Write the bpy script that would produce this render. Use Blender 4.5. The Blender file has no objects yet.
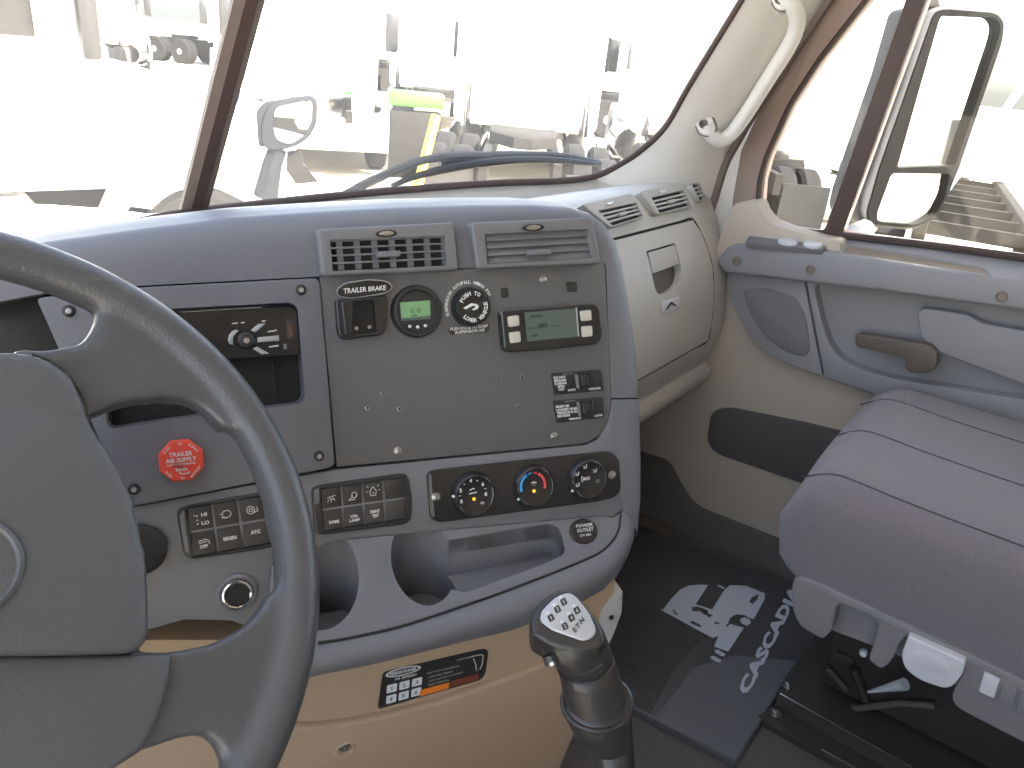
import bpy, bmesh, math, random
from mathutils.bvhtree import BVHTree
from mathutils import Vector, Matrix
random.seed(7)
sc = bpy.context.scene
COL = sc.collection

# ------------------------------------------------------------------ camera, world, sun, exposure
def rad(a): return math.radians(a)
YAW, PITCH, ROLL, FPX = 55.5, 23.74, -5.99, 770.0
CAM = Vector((-0.572, 0.0, 1.03))
_y, _p, _r = rad(YAW), rad(PITCH), rad(ROLL)
FW = Vector((math.sin(_y)*math.cos(_p), math.cos(_y)*math.cos(_p), -math.sin(_p)))
_rt = Vector((math.cos(_y), -math.sin(_y), 0)); _dn = FW.cross(_rt)
RT = _rt*math.cos(_r) + _dn*math.sin(_r)
DN = _dn*math.cos(_r) - _rt*math.sin(_r)
cd = bpy.data.cameras.new('camera'); cam = bpy.data.objects.new('camera', cd); COL.objects.link(cam)
cd.sensor_width = 36; cd.lens = 36*FPX/1024; cd.clip_start = 0.02; cd.clip_end = 500
Rm = Matrix((RT, -DN, -FW)).transposed().to_4x4(); Rm.translation = CAM
cam.matrix_world = Rm; sc.camera = cam

w = bpy.data.worlds.new('world'); sc.world = w; w.use_nodes = True
nt = w.node_tree; nt.nodes.clear()
sky = nt.nodes.new('ShaderNodeTexSky'); sky.sky_type = 'NISHITA'; sky.sun_disc = False
sky.sun_elevation = rad(48); sky.sun_rotation = rad(180); sky.air_density = 1.0; sky.dust_density = 2.5; sky.ozone_density = 1.0
hs = nt.nodes.new('ShaderNodeHueSaturation'); hs.inputs['Saturation'].default_value = .7   # thin white haze
bg = nt.nodes.new('ShaderNodeBackground'); bg.inputs[1].default_value = 0.28
wo = nt.nodes.new('ShaderNodeOutputWorld')
nt.links.new(sky.outputs[0], hs.inputs['Color']); nt.links.new(hs.outputs[0], bg.inputs[0]); nt.links.new(bg.outputs[0], wo.inputs[0])
sl = bpy.data.lights.new('sun', 'SUN'); sl.energy = 11.0; sl.angle = rad(0.6); sl.color = (1.0, 0.95, 0.86)
so = bpy.data.objects.new('sun', sl); COL.objects.link(so)
so.rotation_euler = Vector((0.03, 0.72, -0.70)).to_track_quat('-Z', 'Y').to_euler()
sc.view_settings.view_transform = 'Standard'; sc.view_settings.look = 'None'
sc.view_settings.gamma = 1.0; sc.view_settings.use_curve_mapping = False
sc.view_settings.exposure = 1.7

# ------------------------------------------------------------------ geometry helpers
def ray(x, y): return RT*((x-512)/FPX) + DN*((y-384)/FPX) + FW
def BP(x, y, pl, off=0.0):
    """the point of plane pl=(point, normal), raised by off, that the photograph shows at x, y"""
    p, n = pl; d = ray(x, y); return CAM + d*(((p + n*off) - CAM).dot(n)/d.dot(n))
def XP(v): return (Vector((v, 0, 0)), Vector((-1, 0, 0)))
def YP(v): return (Vector((0, v, 0)), Vector((0, -1, 0)))
def ZP(v): return (Vector((0, 0, v)), Vector((0, 0, 1)))
def plane_at(px, py, depth, alpha, tilt):
    a, t = rad(alpha), rad(tilt)
    n = Vector((-math.sin(a)*math.cos(t), -math.cos(a)*math.cos(t), math.sin(t)))
    return (CAM + ray(px, py)*depth, n)
def rr(pts, r, n=5):
    """round the corners of a polygon; r one radius or one per corner"""
    out = []; N = len(pts)
    for i in range(N):
        p = Vector(pts[i]); a = Vector(pts[i-1]); b = Vector(pts[(i+1) % N])
        q = r[i] if isinstance(r, (list, tuple)) else r
        if q <= 0: out.append(tuple(p)); continue
        la, lb = (a-p).length, (b-p).length
        s = p + (a-p)*(min(q, la*.48)/la); e = p + (b-p)*(min(q, lb*.48)/lb)
        for k in range(n+1):
            t = k/n; out.append(tuple(s*(1-t)**2 + p*2*t*(1-t) + e*t*t))
    return out
def smooth_path(pts, n=8):
    P = [Vector(p) for p in pts]; out = []
    for i in range(len(P)-1):
        p0 = P[max(i-1, 0)]; p1 = P[i]; p2 = P[i+1]; p3 = P[min(i+2, len(P)-1)]
        for k in range(n):
            t = k/n
            out.append(0.5*((2*p1) + (p2-p0)*t + (2*p0-5*p1+4*p2-p3)*t*t + (3*p1-p0-3*p2+p3)*t**3))
    out.append(P[-1]); return out
def circle_px(cx, cy, rx, ry, n=28, rot=0.0):
    return [(cx + rx*math.cos(t)*math.cos(rot) - ry*math.sin(t)*math.sin(rot), cy + rx*math.cos(t)*math.sin(rot) + ry*math.sin(t)*math.cos(rot))
            for t in (2*math.pi*k/n for k in range(n))]

def bm_prism(front, vec, bevel=0.0, seg=3, back_scale=None):
    """closed solid: polygon front (3D points), extruded by vec; front rim bevelled"""
    bm = bmesh.new()
    f = [bm.verts.new(p) for p in front]; b = [bm.verts.new(Vector(p)+vec) for p in front]
    n = len(f); ff = bm.faces.new(f); bm.faces.new(b[::-1])
    for i in range(n): bm.faces.new((f[i], b[i], b[(i+1) % n], f[(i+1) % n]))
    bmesh.ops.recalc_face_normals(bm, faces=bm.faces[:])
    if bevel > 0:
        es = [e for e in ff.edges]
        bmesh.ops.bevel(bm, geom=es, offset=bevel, offset_type='OFFSET', segments=seg, profile=0.5, affect='EDGES', clamp_overlap=True)
    return bm
def pxprism(pts, pl, o1, o0, bevel=0.0, seg=3):
    """prism whose front outline pts is read in the photograph on plane pl raised by o1, running back to o0"""
    return bm_prism([BP(x, y, pl, o1) for x, y in pts], pl[1]*(o0-o1), bevel, seg)
def pxcut(pts, pl, so, deep):
    """cutter for an opening whose outline the photograph shows on the surface raised by so, down to deep"""
    return bm_prism([BP(x, y, pl, so) + pl[1]*.03 for x, y in pts], pl[1]*(deep-so-.03))
def bm_box(c, s, rot=None, bevel=0.0, seg=2):
    bm = bmesh.new(); bmesh.ops.create_cube(bm, size=1.0)
    for v in bm.verts:
        v.co = Vector((v.co.x*s[0], v.co.y*s[1], v.co.z*s[2]))
    if bevel > 0:
        bmesh.ops.bevel(bm, geom=bm.edges[:], offset=bevel, segments=seg, profile=.5, affect='EDGES', clamp_overlap=True)
    M = Matrix.Translation(c) @ (rot.to_4x4() if rot is not None else Matrix())
    bmesh.ops.transform(bm, matrix=M, verts=bm.verts[:]); return bm
def frame_of(axis):
    z = Vector(axis).normalized(); x = z.orthogonal().normalized(); return x, z.cross(x), z
def bm_lathe(c, axis, prof, n=24, ex=None, sx=1.0, sy=1.0):
    """profile [(radius, height)] turned about axis through c; closed at both ends"""
    bm = bmesh.new(); x, y, z = frame_of(axis)
    if ex is not None:
        x = (Vector(ex) - z*Vector(ex).dot(z)).normalized(); y = z.cross(x)
    rings = []
    for r, h in prof:
        if r < 1e-6: rings.append([bm.verts.new(Vector(c)+z*h)])
        else: rings.append([bm.verts.new(Vector(c)+z*h + x*(r*sx*math.cos(2*math.pi*k/n)) + y*(r*sy*math.sin(2*math.pi*k/n))) for k in range(n)])
    for a, b in zip(rings, rings[1:]):
        for k in range(n):
            k2 = (k+1) % n
            if len(a) == 1 and len(b) == 1: continue
            if len(a) == 1: bm.faces.new((a[0], b[k], b[k2]))
            elif len(b) == 1: bm.faces.new((a[k], a[k2], b[0]))
            else: bm.faces.new((a[k], a[k2], b[k2], b[k]))
    if len(rings[0]) > 1: bm.faces.new(rings[0][::-1])
    if len(rings[-1]) > 1: bm.faces.new(rings[-1])
    bmesh.ops.recalc_face_normals(bm, faces=bm.faces[:]); return bm
def bm_tube(path, rad_, n=10, closed=False, flat=1.0, up=None):
    """swept tube, radius one number or one per point"""
    P = [Vector(p) for p in path]; N = len(P); bm = bmesh.new()
    T = []
    for i in range(N):
        a = P[i-1] if (i > 0 or closed) else P[i]; b = P[(i+1) % N] if (i < N-1 or closed) else P[i]
        T.append((b-a).normalized())
    u = Vector(up).normalized() if up is not None else T[0].orthogonal().normalized(); rings = []
    for i in range(N):
        u = (u - T[i]*u.dot(T[i])); u.normalize(); v = T[i].cross(u)
        r = rad_[i] if isinstance(rad_, (list, tuple)) else rad_
        rings.append([bm.verts.new(P[i] + u*(r*flat*math.cos(2*math.pi*k/n)) + v*(r*math.sin(2*math.pi*k/n))) for k in range(n)])
    for i in range(N if closed else N-1):
        a, b = rings[i], rings[(i+1) % N]
        for k in range(n): bm.faces.new((a[k], a[(k+1) % n], b[(k+1) % n], b[k]))
    if not closed: bm.faces.new(rings[0][::-1]); bm.faces.new(rings[-1])
    bmesh.ops.recalc_face_normals(bm, faces=bm.faces[:]); return bm
def bm_grid(rows, closed=False):
    """surface through rows of 3D points"""
    bm = bmesh.new(); V = [[bm.verts.new(p) for p in r] for r in rows]
    for a, b in zip(V, V[1:]):
        m = len(a)
        for k in range(m if closed else m-1): bm.faces.new((a[k], a[(k+1) % m], b[(k+1) % m], b[k]))
    return bm
def bm_shell(rows, vec):
    """closed slab: surface through rows, thickened by vec (a vector or a function of row, column)"""
    bm = bmesh.new(); R, K = len(rows), len(rows[0])
    g = vec if callable(vec) else (lambda i, k: vec)
    A = [[bm.verts.new(p) for p in r] for r in rows]
    B = [[bm.verts.new(Vector(rows[i][k]) + g(i, k)) for k in range(K)] for i in range(R)]
    for i in range(R-1):
        for k in range(K-1):
            bm.faces.new((A[i][k], A[i][k+1], A[i+1][k+1], A[i+1][k])); bm.faces.new((B[i][k], B[i+1][k], B[i+1][k+1], B[i][k+1]))
    for i in range(R-1):
        bm.faces.new((A[i][0], A[i+1][0], B[i+1][0], B[i][0])); bm.faces.new((A[i][-1], B[i][-1], B[i+1][-1], A[i+1][-1]))
    for k in range(K-1):
        bm.faces.new((A[0][k], B[0][k], B[0][k+1], A[0][k+1])); bm.faces.new((A[-1][k], A[-1][k+1], B[-1][k+1], B[-1][k]))
    bmesh.ops.recalc_face_normals(bm, faces=bm.faces[:]); return bm
def join(*bms):
    out = bmesh.new()
    for b in bms:
        me = bpy.data.meshes.new('tmp'); b.to_mesh(me); b.free(); out.from_mesh(me); bpy.data.meshes.remove(me)
    return out
def modded(bm, mods, cutters=()):
    """bmesh after modifiers: mods is a list of (type, settings); cutters are subtracted first"""
    me = bpy.data.meshes.new('tmp'); bm.to_mesh(me); bm.free()
    o = bpy.data.objects.new('tmp', me); COL.objects.link(o); tmp = []
    for c in cutters:
        cm = bpy.data.meshes.new('tmpc'); c.to_mesh(cm); c.free()
        co = bpy.data.objects.new('tmpc', cm); COL.objects.link(co); tmp.append(co)
        md = o.modifiers.new('cut', 'BOOLEAN'); md.operation = 'DIFFERENCE'; md.solver = 'EXACT'; md.object = co
    for ty, st in mods:
        md = o.modifiers.new('m', ty)
        for k, v in st.items(): setattr(md, k, v)
    dg = bpy.context.evaluated_depsgraph_get(); dg.update()
    res = bpy.data.meshes.new_from_object(o.evaluated_get(dg))
    out = bmesh.new(); out.from_mesh(res)
    for x in [o]+tmp:
        d = x.data; bpy.data.objects.remove(x); bpy.data.meshes.remove(d)
    bpy.data.meshes.remove(res); return out
BEV = lambda wd, sg=3: ('BEVEL', dict(width=wd, segments=sg, limit_method='ANGLE', angle_limit=rad(40), harden_normals=False))

WORLD = {}
def empty(name, loc, label=None, cat=None, group=None, kind=None):
    o = bpy.data.objects.new(name, None); COL.objects.link(o); o.location = loc; o.empty_display_size = .02
    WORLD[o] = Vector(loc); tag(o, label, cat, group, kind); return o
def tag(o, label=None, cat=None, group=None, kind=None):
    for k, v in (('label', label), ('category', cat), ('group', group), ('kind', kind)):
        if v: o[k] = v
    return o
def put(name, bm, mat, parent=None, label=None, cat=None, group=None, kind=None, ang=35, base=None):
    """one mesh object from a bmesh given in world coordinates"""
    bmesh.ops.remove_doubles(bm, verts=bm.verts[:], dist=1e-6)
    lo = Vector([min(v.co[i] for v in bm.verts) for i in range(3)]); hi = Vector([max(v.co[i] for v in bm.verts) for i in range(3)])
    org = Vector(base) if base is not None else (lo+hi)/2
    for v in bm.verts: v.co -= org
    me = bpy.data.meshes.new(name); bm.to_mesh(me); bm.free()
    me.materials.append(mat)
    for p in me.polygons: p.use_smooth = True
    me.set_sharp_from_angle(angle=rad(ang))
    o = bpy.data.objects.new(name, me); COL.objects.link(o)
    o.location = org - (WORLD[parent] if parent else Vector((0, 0, 0))); WORLD[o] = org
    if parent: o.parent = parent
    return tag(o, label, cat, group, kind)

# ------------------------------------------------------------------ lettering
_FONT = {}
def font_mesh(s, bold=0.02):
    if (s, bold) in _FONT: return _FONT[(s, bold)]
    c = bpy.data.curves.new('t', 'FONT'); c.body = s; c.resolution_u = 2; c.offset = bold; c.size = 1
    o = bpy.data.objects.new('t', c); COL.objects.link(o)
    dg = bpy.context.evaluated_depsgraph_get(); dg.update()
    me = bpy.data.meshes.new_from_object(o.evaluated_get(dg))
    vs = [tuple(v.co[:2]) for v in me.vertices]; fs = [tuple(p.vertices) for p in me.polygons]
    bpy.data.objects.remove(o); bpy.data.curves.remove(c); bpy.data.meshes.remove(me)
    _FONT[(s, bold)] = (vs, fs); return vs, fs
def bm_text_quad(s, q3, bold=0.02):
    """text stretched into the 3D quad (top left, top right, bottom right, bottom left)"""
    vs, fs = font_mesh(s, bold)
    x0 = min(v[0] for v in vs); x1 = max(v[0] for v in vs); y0 = min(v[1] for v in vs); y1 = max(v[1] for v in vs)
    tl, tr, br, bl = [Vector(p) for p in q3]; bm = bmesh.new(); V = []
    for a, b in vs:
        u = (a-x0)/(x1-x0); t = (b-y0)/(y1-y0)
        V.append(bm.verts.new((bl*(1-u)+br*u)*(1-t) + (tl*(1-u)+tr*u)*t))
    for f in fs:
        try: bm.faces.new([V[i] for i in f])
        except ValueError: pass
    return bm
def bm_text_px(s, quad, pl, off, bold=0.02):
    return bm_text_quad(s, [BP(x, y, pl, off) for x, y in quad], bold)
def tq(x0, y0, x1, y1, h, lean=0.09):
    """quad for a word whose top left is x0,y0, top right x1,y1, height h; the sides lean"""
    return [(x0, y0), (x1, y1), (x1+lean*h, y1+h), (x0+lean*h, y0+h)]
def bm_arc_text(s, c, ex, ey, r, a0, a1, h, bold=0.03, inside=False):
    """letters set round a circle, from angle a0 to a1 (degrees); inside: read from below"""
    bms = []; n = len(s)
    for i, ch in enumerate(s):
        if ch == ' ': continue
        a = rad(a0 + (a1-a0)*(i/(n-1)))
        rd = ex*math.cos(a) + ey*math.sin(a); tg = (ex*math.sin(a) - ey*math.cos(a))
        up = rd
        if inside: up = -rd; tg = -tg
        p = c + rd*r; hw = h*(.16 if ch == 'I' else .40)
        bms.append(bm_text_quad(ch, [p-tg*hw+up*h/2, p+tg*hw+up*h/2, p+tg*hw-up*h/2, p-tg*hw-up*h/2], bold))
    return join(*bms)

# ------------------------------------------------------------------ materials
def lin(c): return tuple(((v/255)/12.92 if v/255 <= .04045 else ((v/255+.055)/1.055)**2.4) for v in c)
def mat(name, rgb, rough=.5, bump=0.0, scale=400, metal=0.0, spec=.5, var=0.0, vscale=30, detail=2.0, emit=0.0, sheen=0.0, coat=0.0):
    m = bpy.data.materials.new(name); m.use_nodes = True; t = m.node_tree; b = t.nodes['Principled BSDF']
    c = lin(rgb); b.inputs['Base Color'].default_value = (*c, 1); b.inputs['Roughness'].default_value = rough
    b.inputs['Metallic'].default_value = metal; b.inputs['Specular IOR Level'].default_value = spec
    if sheen: b.inputs['Sheen Weight'].default_value = sheen
    if coat: b.inputs['Coat Weight'].default_value = coat
    if emit: b.inputs['Emission Color'].default_value = (*c, 1); b.inputs['Emission Strength'].default_value = emit
    if bump or var:
        tc = t.nodes.new('ShaderNodeTexCoord')
    if bump:
        nz = t.nodes.new('ShaderNodeTexNoise'); nz.inputs['Scale'].default_value = scale; nz.inputs['Detail'].default_value = detail
        t.links.new(tc.outputs['Object'], nz.inputs['Vector'])
        bp = t.nodes.new('ShaderNodeBump'); bp.inputs['Strength'].default_value = bump; bp.inputs['Distance'].default_value = .002
        t.links.new(nz.outputs['Fac'], bp.inputs['Height']); t.links.new(bp.outputs[0], b.inputs['Normal'])
    if var:
        n2 = t.nodes.new('ShaderNodeTexNoise'); n2.inputs['Scale'].default_value = vscale; n2.inputs['Detail'].default_value = 4
        t.links.new(tc.outputs['Object'], n2.inputs['Vector'])
        mx = t.nodes.new('ShaderNodeMix'); mx.data_type = 'RGBA'
        mx.inputs['A'].default_value = (*[v*(1-var) for v in c], 1); mx.inputs['B'].default_value = (*[min(1, v*(1+var)) for v in c], 1)
        t.links.new(n2.outputs['Fac'], mx.inputs['Factor']); t.links.new(mx.outputs['Result'], b.inputs['Base Color'])
    return m
M = {}
M['dash'] = mat('dash_plastic', (106, 107, 111), .42, .25, 900)
M['dash_low'] = mat('dash_bezel_plastic', (110, 111, 115), .45, .2, 900)
M['plate'] = mat('accessory_plate_paint', (94, 93, 92), .5, .08, 1200, var=.06, vscale=25)
M['vent'] = mat('vent_plastic', (112, 112, 114), .5, .1, 900)
M['ventp'] = mat('passenger_vent_plastic', (176, 173, 167), .5, .1, 900)
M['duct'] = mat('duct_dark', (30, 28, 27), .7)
M['black'] = mat('black_plastic', (46, 45, 44), .38)
M['gloss'] = mat('gloss_black', (42, 40, 39), .2)
M['switch'] = mat('switch_cap', (58, 55, 52), .5, .1, 1500)
M['rubber'] = mat('black_rubber', (46, 44, 43), .38, .1, 500)
M['wheel'] = mat('wheel_vinyl', (78, 78, 79), .34, .22, 520)
M['pad'] = mat('wheel_pad_vinyl', (80, 81, 82), .44, .28, 430)
M['cream'] = mat('pillar_cream', (226, 224, 218), .6, .12, 900)
M['glove'] = mat('glove_beige', (190, 188, 182), .55, .15, 900)
M['door'] = mat('door_grey', (138, 137, 139), .5, .15, 900)
M['doorlow'] = mat('door_beige', (186, 174, 158), .6, .15, 900)
M['kick'] = mat('kick_panel_tan', (176, 150, 122), .55, .12, 900, var=.05, vscale=6)
M['mesh'] = mat('pocket_mesh', (92, 88, 86), .85, .6, 700)
M['grille'] = mat('speaker_mesh', (118, 117, 118), .8, .5, 900)
M['wiper'] = mat('wiper_black', (24, 23, 24), .5)
M['cap'] = mat('cap_taupe', (116, 106, 98), .5)
M['matsheen'] = mat('mat_painted_sheen', (104, 106, 110), .28, .05, 700)
M['mirrordark'] = mat('mirror_inner_frame', (14, 12, 11), .8, spec=.1)
M['bluegrey'] = mat('blue_grey_truck_paint', (120, 136, 142), .4)
M['slot'] = mat('slot_lining_tan', (140, 126, 112), .7)
M['hoodmirror'] = mat('hood_mirror_plastic', (38, 39, 42), .7, spec=.2)
M['handle'] = mat('door_handle_taupe', (92, 84, 76), .45)
M['seal'] = mat('window_seal', (72, 57, 52), .6)
M['frame'] = mat('door_frame_brown', (150, 132, 122), .6, .1, 600)
M['fabric'] = mat('seat_fabric', (122, 114, 117), .95, .9, 900, var=.55, vscale=800, sheen=.3)
M['seam'] = mat('seat_thread', (74, 70, 84), .9)
M['seatbase'] = mat('seat_base_plastic', (128, 124, 124), .5, .12, 900)
M['paddle'] = mat('pale_grey_plastic', (205, 205, 208), .4)
M['carpet'] = mat('floor_covering', (92, 88, 84), .85, .5, 500, var=.15, vscale=60)
M['mat'] = mat('mat_rubber', (80, 79, 80), .30, .1, 700)
M['matprint'] = mat('mat_print', (198, 204, 214), .5)
M['steel'] = mat('dark_painted_steel', (62, 56, 52), .32)
M['metal'] = mat('bare_metal', (200, 198, 192), .3, metal=1.0)
M['screw'] = mat('screw_zinc', (176, 174, 170), .35, metal=1.0)
M['red'] = mat('red_plastic', (224, 74, 54), .45)
M['print'] = mat('white_print', (215, 215, 212), .6)
M['button'] = mat('button_beige', (190, 186, 172), .55)
M['lcd'] = mat('lcd_green_lit', (112, 152, 108), .35, emit=.06)
M['lcd2'] = mat('lcd_grey_green', (84, 98, 90), .3)
M['ink'] = mat('lcd_ink', (42, 62, 48), .5)
M['amber'] = mat('amber_lamp', (250, 165, 40), .4, emit=.5)
M['blue'] = mat('blue_print', (70, 160, 220), .5)
M['redp'] = mat('red_print', (225, 80, 80), .5)
M['orange'] = mat('orange_print', (240, 130, 40), .5)
M['brownp'] = mat('dull_red_print', (120, 62, 46), .5)
M['label'] = mat('label_black', (48, 45, 42), .4)
M['silver'] = mat('silver_insert', (176, 179, 182), .35, metal=.35)
M['truck'] = mat('white_truck_paint', (235, 235, 232), .3, coat=.3)
M['tyre'] = mat('tyre_rubber', (34, 32, 31), .85, .4, 60, spec=.2)
M['chassis'] = mat('chassis_dark', (40, 37, 34), .8, spec=.2)
M['chrome'] = mat('chrome', (220, 220, 222), .12, metal=1.0)
M['yellow'] = mat('yellow_paint', (230, 190, 50), .5)
M['green'] = mat('green_paint', (70, 132, 44), .5)
M['gravel'] = mat('yard_ground', (196, 184, 164), .95, .5, 20, var=.15, vscale=3)
M['shellm'] = mat('cab_lining', (176, 170, 162), .8, .1, 300)
M['mirrorback'] = mat('mirror_housing', (70, 70, 72), .7, spec=.2)
M['mirror'] = mat('mirror_glass', (235, 238, 238), .02, metal=1.0)
def glass_mat(name, glare, tint=(.96, .97, .96)):
    m = bpy.data.materials.new(name); m.use_nodes = True; t = m.node_tree; t.nodes.clear()
    out = t.nodes.new('ShaderNodeOutputMaterial'); tr = t.nodes.new('ShaderNodeBsdfTransparent'); tr.inputs[0].default_value = (*tint, 1)
    gl = t.nodes.new('ShaderNodeBsdfGlossy'); gl.inputs['Roughness'].default_value = .02; gl.inputs[0].default_value = (.9, .9, .9, 1)
    lw = t.nodes.new('ShaderNodeFresnel'); lw.inputs[0].default_value = 1.25
    m1 = t.nodes.new('ShaderNodeMixShader'); t.links.new(lw.outputs[0], m1.inputs[0]); t.links.new(tr.outputs[0], m1.inputs[1]); t.links.new(gl.outputs[0], m1.inputs[2])
    du = t.nodes.new('ShaderNodeBsdfTranslucent'); du.inputs[0].default_value = (.95, .9, .8, 1)  # translucent share builds veiling glare into the glass
    tc = t.nodes.new('ShaderNodeTexCoord'); nz = t.nodes.new('ShaderNodeTexNoise'); nz.inputs['Scale'].default_value = 9; nz.inputs['Detail'].default_value = 6
    t.links.new(tc.outputs['Object'], nz.inputs['Vector'])
    mr = t.nodes.new('ShaderNodeMapRange'); mr.inputs['To Min'].default_value = glare*.7; mr.inputs['To Max'].default_value = glare*1.3
    t.links.new(nz.outputs['Fac'], mr.inputs['Value'])
    m2 = t.nodes.new('ShaderNodeMixShader'); t.links.new(mr.outputs[0], m2.inputs[0]); t.links.new(m1.outputs[0], m2.inputs[1]); t.links.new(du.outputs[0], m2.inputs[2])
    t.links.new(m2.outputs[0], out.inputs[0]); return m
M['glass'] = glass_mat('windshield_glare_glass', .07)
M['glass2'] = glass_mat('side_glass', .006)


# ================================================================== SETTING: the cab shell
put('floor', bm_box((0, -.3, -.02), (2.1, 2.2, .04)), M['carpet'], kind='structure', label='dark grey cab floor covering below the passenger seat and dash', cat='floor')
put('ceiling', bm_box((0, -.45, 1.72), (2.2, 1.75, .04)), M['shellm'], kind='structure', label='grey lined cab roof above the seats', cat='ceiling')
put('wall_back', bm_box((0, -1.33, .85), (2.2, .04, 1.75)), M['shellm'], kind='structure', label='grey lined rear wall of the cab', cat='wall')
put('wall_left', modded(bm_box((-1.07, -.3, .85), (.05, 2.1, 1.75)), [], [bm_box((-1.07, .02, .94), (.2, 1.1, 1.18))]), M['shellm'], kind='structure', label='driver side wall of the cab with its door opening', cat='wall')
put('wall_front', bm_box((0, .80, .36), (2.1, .04, .82)), M['carpet'], kind='structure', label='dark firewall at the front of the footwell', cat='wall')

# windshield surface: raked 28 degrees, wrapped back towards the sides
def ws_y(x, z): return .921 - .526*(z-.793) - .17*(x/.85)**2
def BPW(px, py, off=0.0):
    d = ray(px, py); a, b = .3, 4.0
    g = lambda t: (CAM.y + d.y*t) - (ws_y(CAM.x + d.x*t, CAM.z + d.z*t) - off)
    for _ in range(60):
        m = (a+b)/2
        if g(a)*g(m) <= 0: b = m
        else: a = m
    return CAM + d*a
ws = empty('window_1', (0, .9, .75), 'wide raked front windshield with glare haze built into its glass and dark centre post', 'window', kind='structure')
def ws_rows(x0, x1, n=10, m=8):
    return [[Vector((x0+(x1-x0)*k/n, ws_y(x0+(x1-x0)*k/n, .70+.96*i/m)+.02, .70+.96*i/m)) for k in range(n+1)] for i in range(m+1)]
put('pane', bm_grid(ws_rows(.0, .92)), M['glass'], ws)
put('pane', bm_grid(ws_rows(-.92, .0)), M['glass'], ws)
mb = [Vector((0, ws_y(0, z)+.004, z)) for z in (.72, .80, .9, 1.0, 1.1, 1.25, 1.45, 1.65)]
put('mullion', bm_tube(mb, .017, 8, flat=1.0, up=(1, 0, 0)), M['seal'], ws, label='dark brown centre post of the windshield')
sealpx = [(130, 224), (190, 213), (320, 197.5), (420, 188.5), (501, 183), (560, 181), (592, 177), (615, 167.5), (640, 151), (665, 127), (690, 84), (745, -6), (800, -96)]
sp = smooth_path([BPW(x, y, .006) for x, y in sealpx], 6)
put('seal', bm_tube(sp, .0062, 8), M['seal'], ws)
cowl_top = [BPW(x, y+3, .008) for x, y in sealpx[:8]]
put('trim_1', bm_shell([cowl_top, [p + Vector((0, -.05, -.10)) for p in cowl_top]], Vector((0, .008, 0))), M['glove'], kind='structure', label='narrow grey cowl strip under the windshield edge', cat='trim')

# right A pillar
Lp = [(585, 188), (600, 177), (618, 167), (643, 151), (667, 126), (692, 84), (747, -6), (803, -96)]
Rp = [(700, 240), (708, 215), (714, 197), (724, 165), (736, 142), (760, 102), (832, -6), (890, -90)]
rows = []
DOOR = XP(1.0)
for a, b in zip(Lp, Rp):
    A = BPW(*a, .010); B = BP(*b, DOOR, .012)
    r = []
    for k in range(9):
        t = k/8; r.append(A*(1-t) + B*t + Vector((-.035, -.018, 0))*math.sin(math.pi*t)*.6)
    rows.append(r)
rows2 = [smooth_path([rows[i][k] for i in range(len(rows))], 4) for k in range(9)]
_pb = bm_grid(rows2); PILLAR = BVHTree.FromBMesh(_pb); _pb.free()
put('trim_2', bm_shell(rows2, Vector((.012, .012, 0))), M['cream'], kind='structure', label='cream moulded trim of the right windshield pillar', cat='trim', ang=60)
put('trim_3', bm_tube(smooth_path([BP(x, y, DOOR, .010) for x, y in Rp], 6), .011, 8), M['cap'], kind='structure', label='brown rubber door seal running up beside the cream pillar', cat='trim')

jam = [(742, 262), (738, 232), (736, 205), (742, 160), (752, 128), (768, 100), (838, -6), (896, -90)]
put('trim_4', bm_shell([[BP(x-6, y, DOOR, -.012) for x, y in Rp], [BP(x, y, DOOR, -.012) for x, y in jam]], Vector((.01, 0, 0))), M['cream'], kind='structure', label='cream jamb strip between the pillar seal and the door frame', cat='trim')
# ------------------------------------------------------------------ passenger door
door = empty('door_1', (1.0, .0, .05), 'grey and beige passenger door with armrest ledge, map pocket and side windows', 'door', kind='structure')
vent_px = [(758, 206), (760, 180), (766, 158), (790, 105), (820, 59), (868, -2), (905, -55), (928, -55), (909, 0), (826, 234), (790, 229), (768, 220)]
main3 = [BP(840, 233, DOOR), BP(925, 0, DOOR), BP(947, -60, DOOR), Vector((1, .12, 1.42)), Vector((1, -.75, 1.42)), Vector((1, -.75, .84))]
slab = bm_prism([Vector((1.0, .84, -.05)), Vector((1.0, .84, .55)), BP(728, 240, DOOR), BP(733, 195, DOOR), BP(741, 150, DOOR), BP(762, 105, DOOR), BP(830, -4, DOOR), BP(876, -60, DOOR), Vector((1, .12, 1.56)), Vector((1, -1.35, 1.56)), Vector((1, -1.35, -.05))], Vector((.05, 0, 0)))
frame = modded(slab, [BEV(.004, 2)], [bm_prism([BP(x, y, DOOR, .1) for x, y in vent_px], Vector((.3, 0, 0))) if False else bm_prism([BP(x, y, DOOR) + Vector((-.1, 0, 0)) for x, y in vent_px], Vector((.3, 0, 0))),
                                      bm_prism([p + Vector((-.1, 0, 0)) for p in main3], Vector((.3, 0, 0)))])
put('door_frame', frame, M['frame'], door)
put('wall_right', bm_box((1.04, -.3, 1.64), (.06, 2.1, .14)), M['shellm'], kind='structure', label='grey lining above the passenger door', cat='wall')
vw = [BP(x, y, DOOR) + Vector((.025, 0, 0)) for x, y in vent_px]
put('window_2', bm_prism(vw, Vector((.003, 0, 0))), M['glass2'], kind='structure', label='small fixed front pane of the passenger door', cat='window')
put('window_3', bm_prism([p + Vector((.025, 0, 0)) for p in main3], Vector((.003, 0, 0))), M['glass2'], kind='structure', label='large main pane of the passenger door beside the mirror', cat='window')
put('vent_window_seal', bm_tube([BP(x, y, DOOR, .002) for x, y in rr(vent_px, 8, 3)], .0055, 6, closed=True), M['seal'], door)
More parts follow.
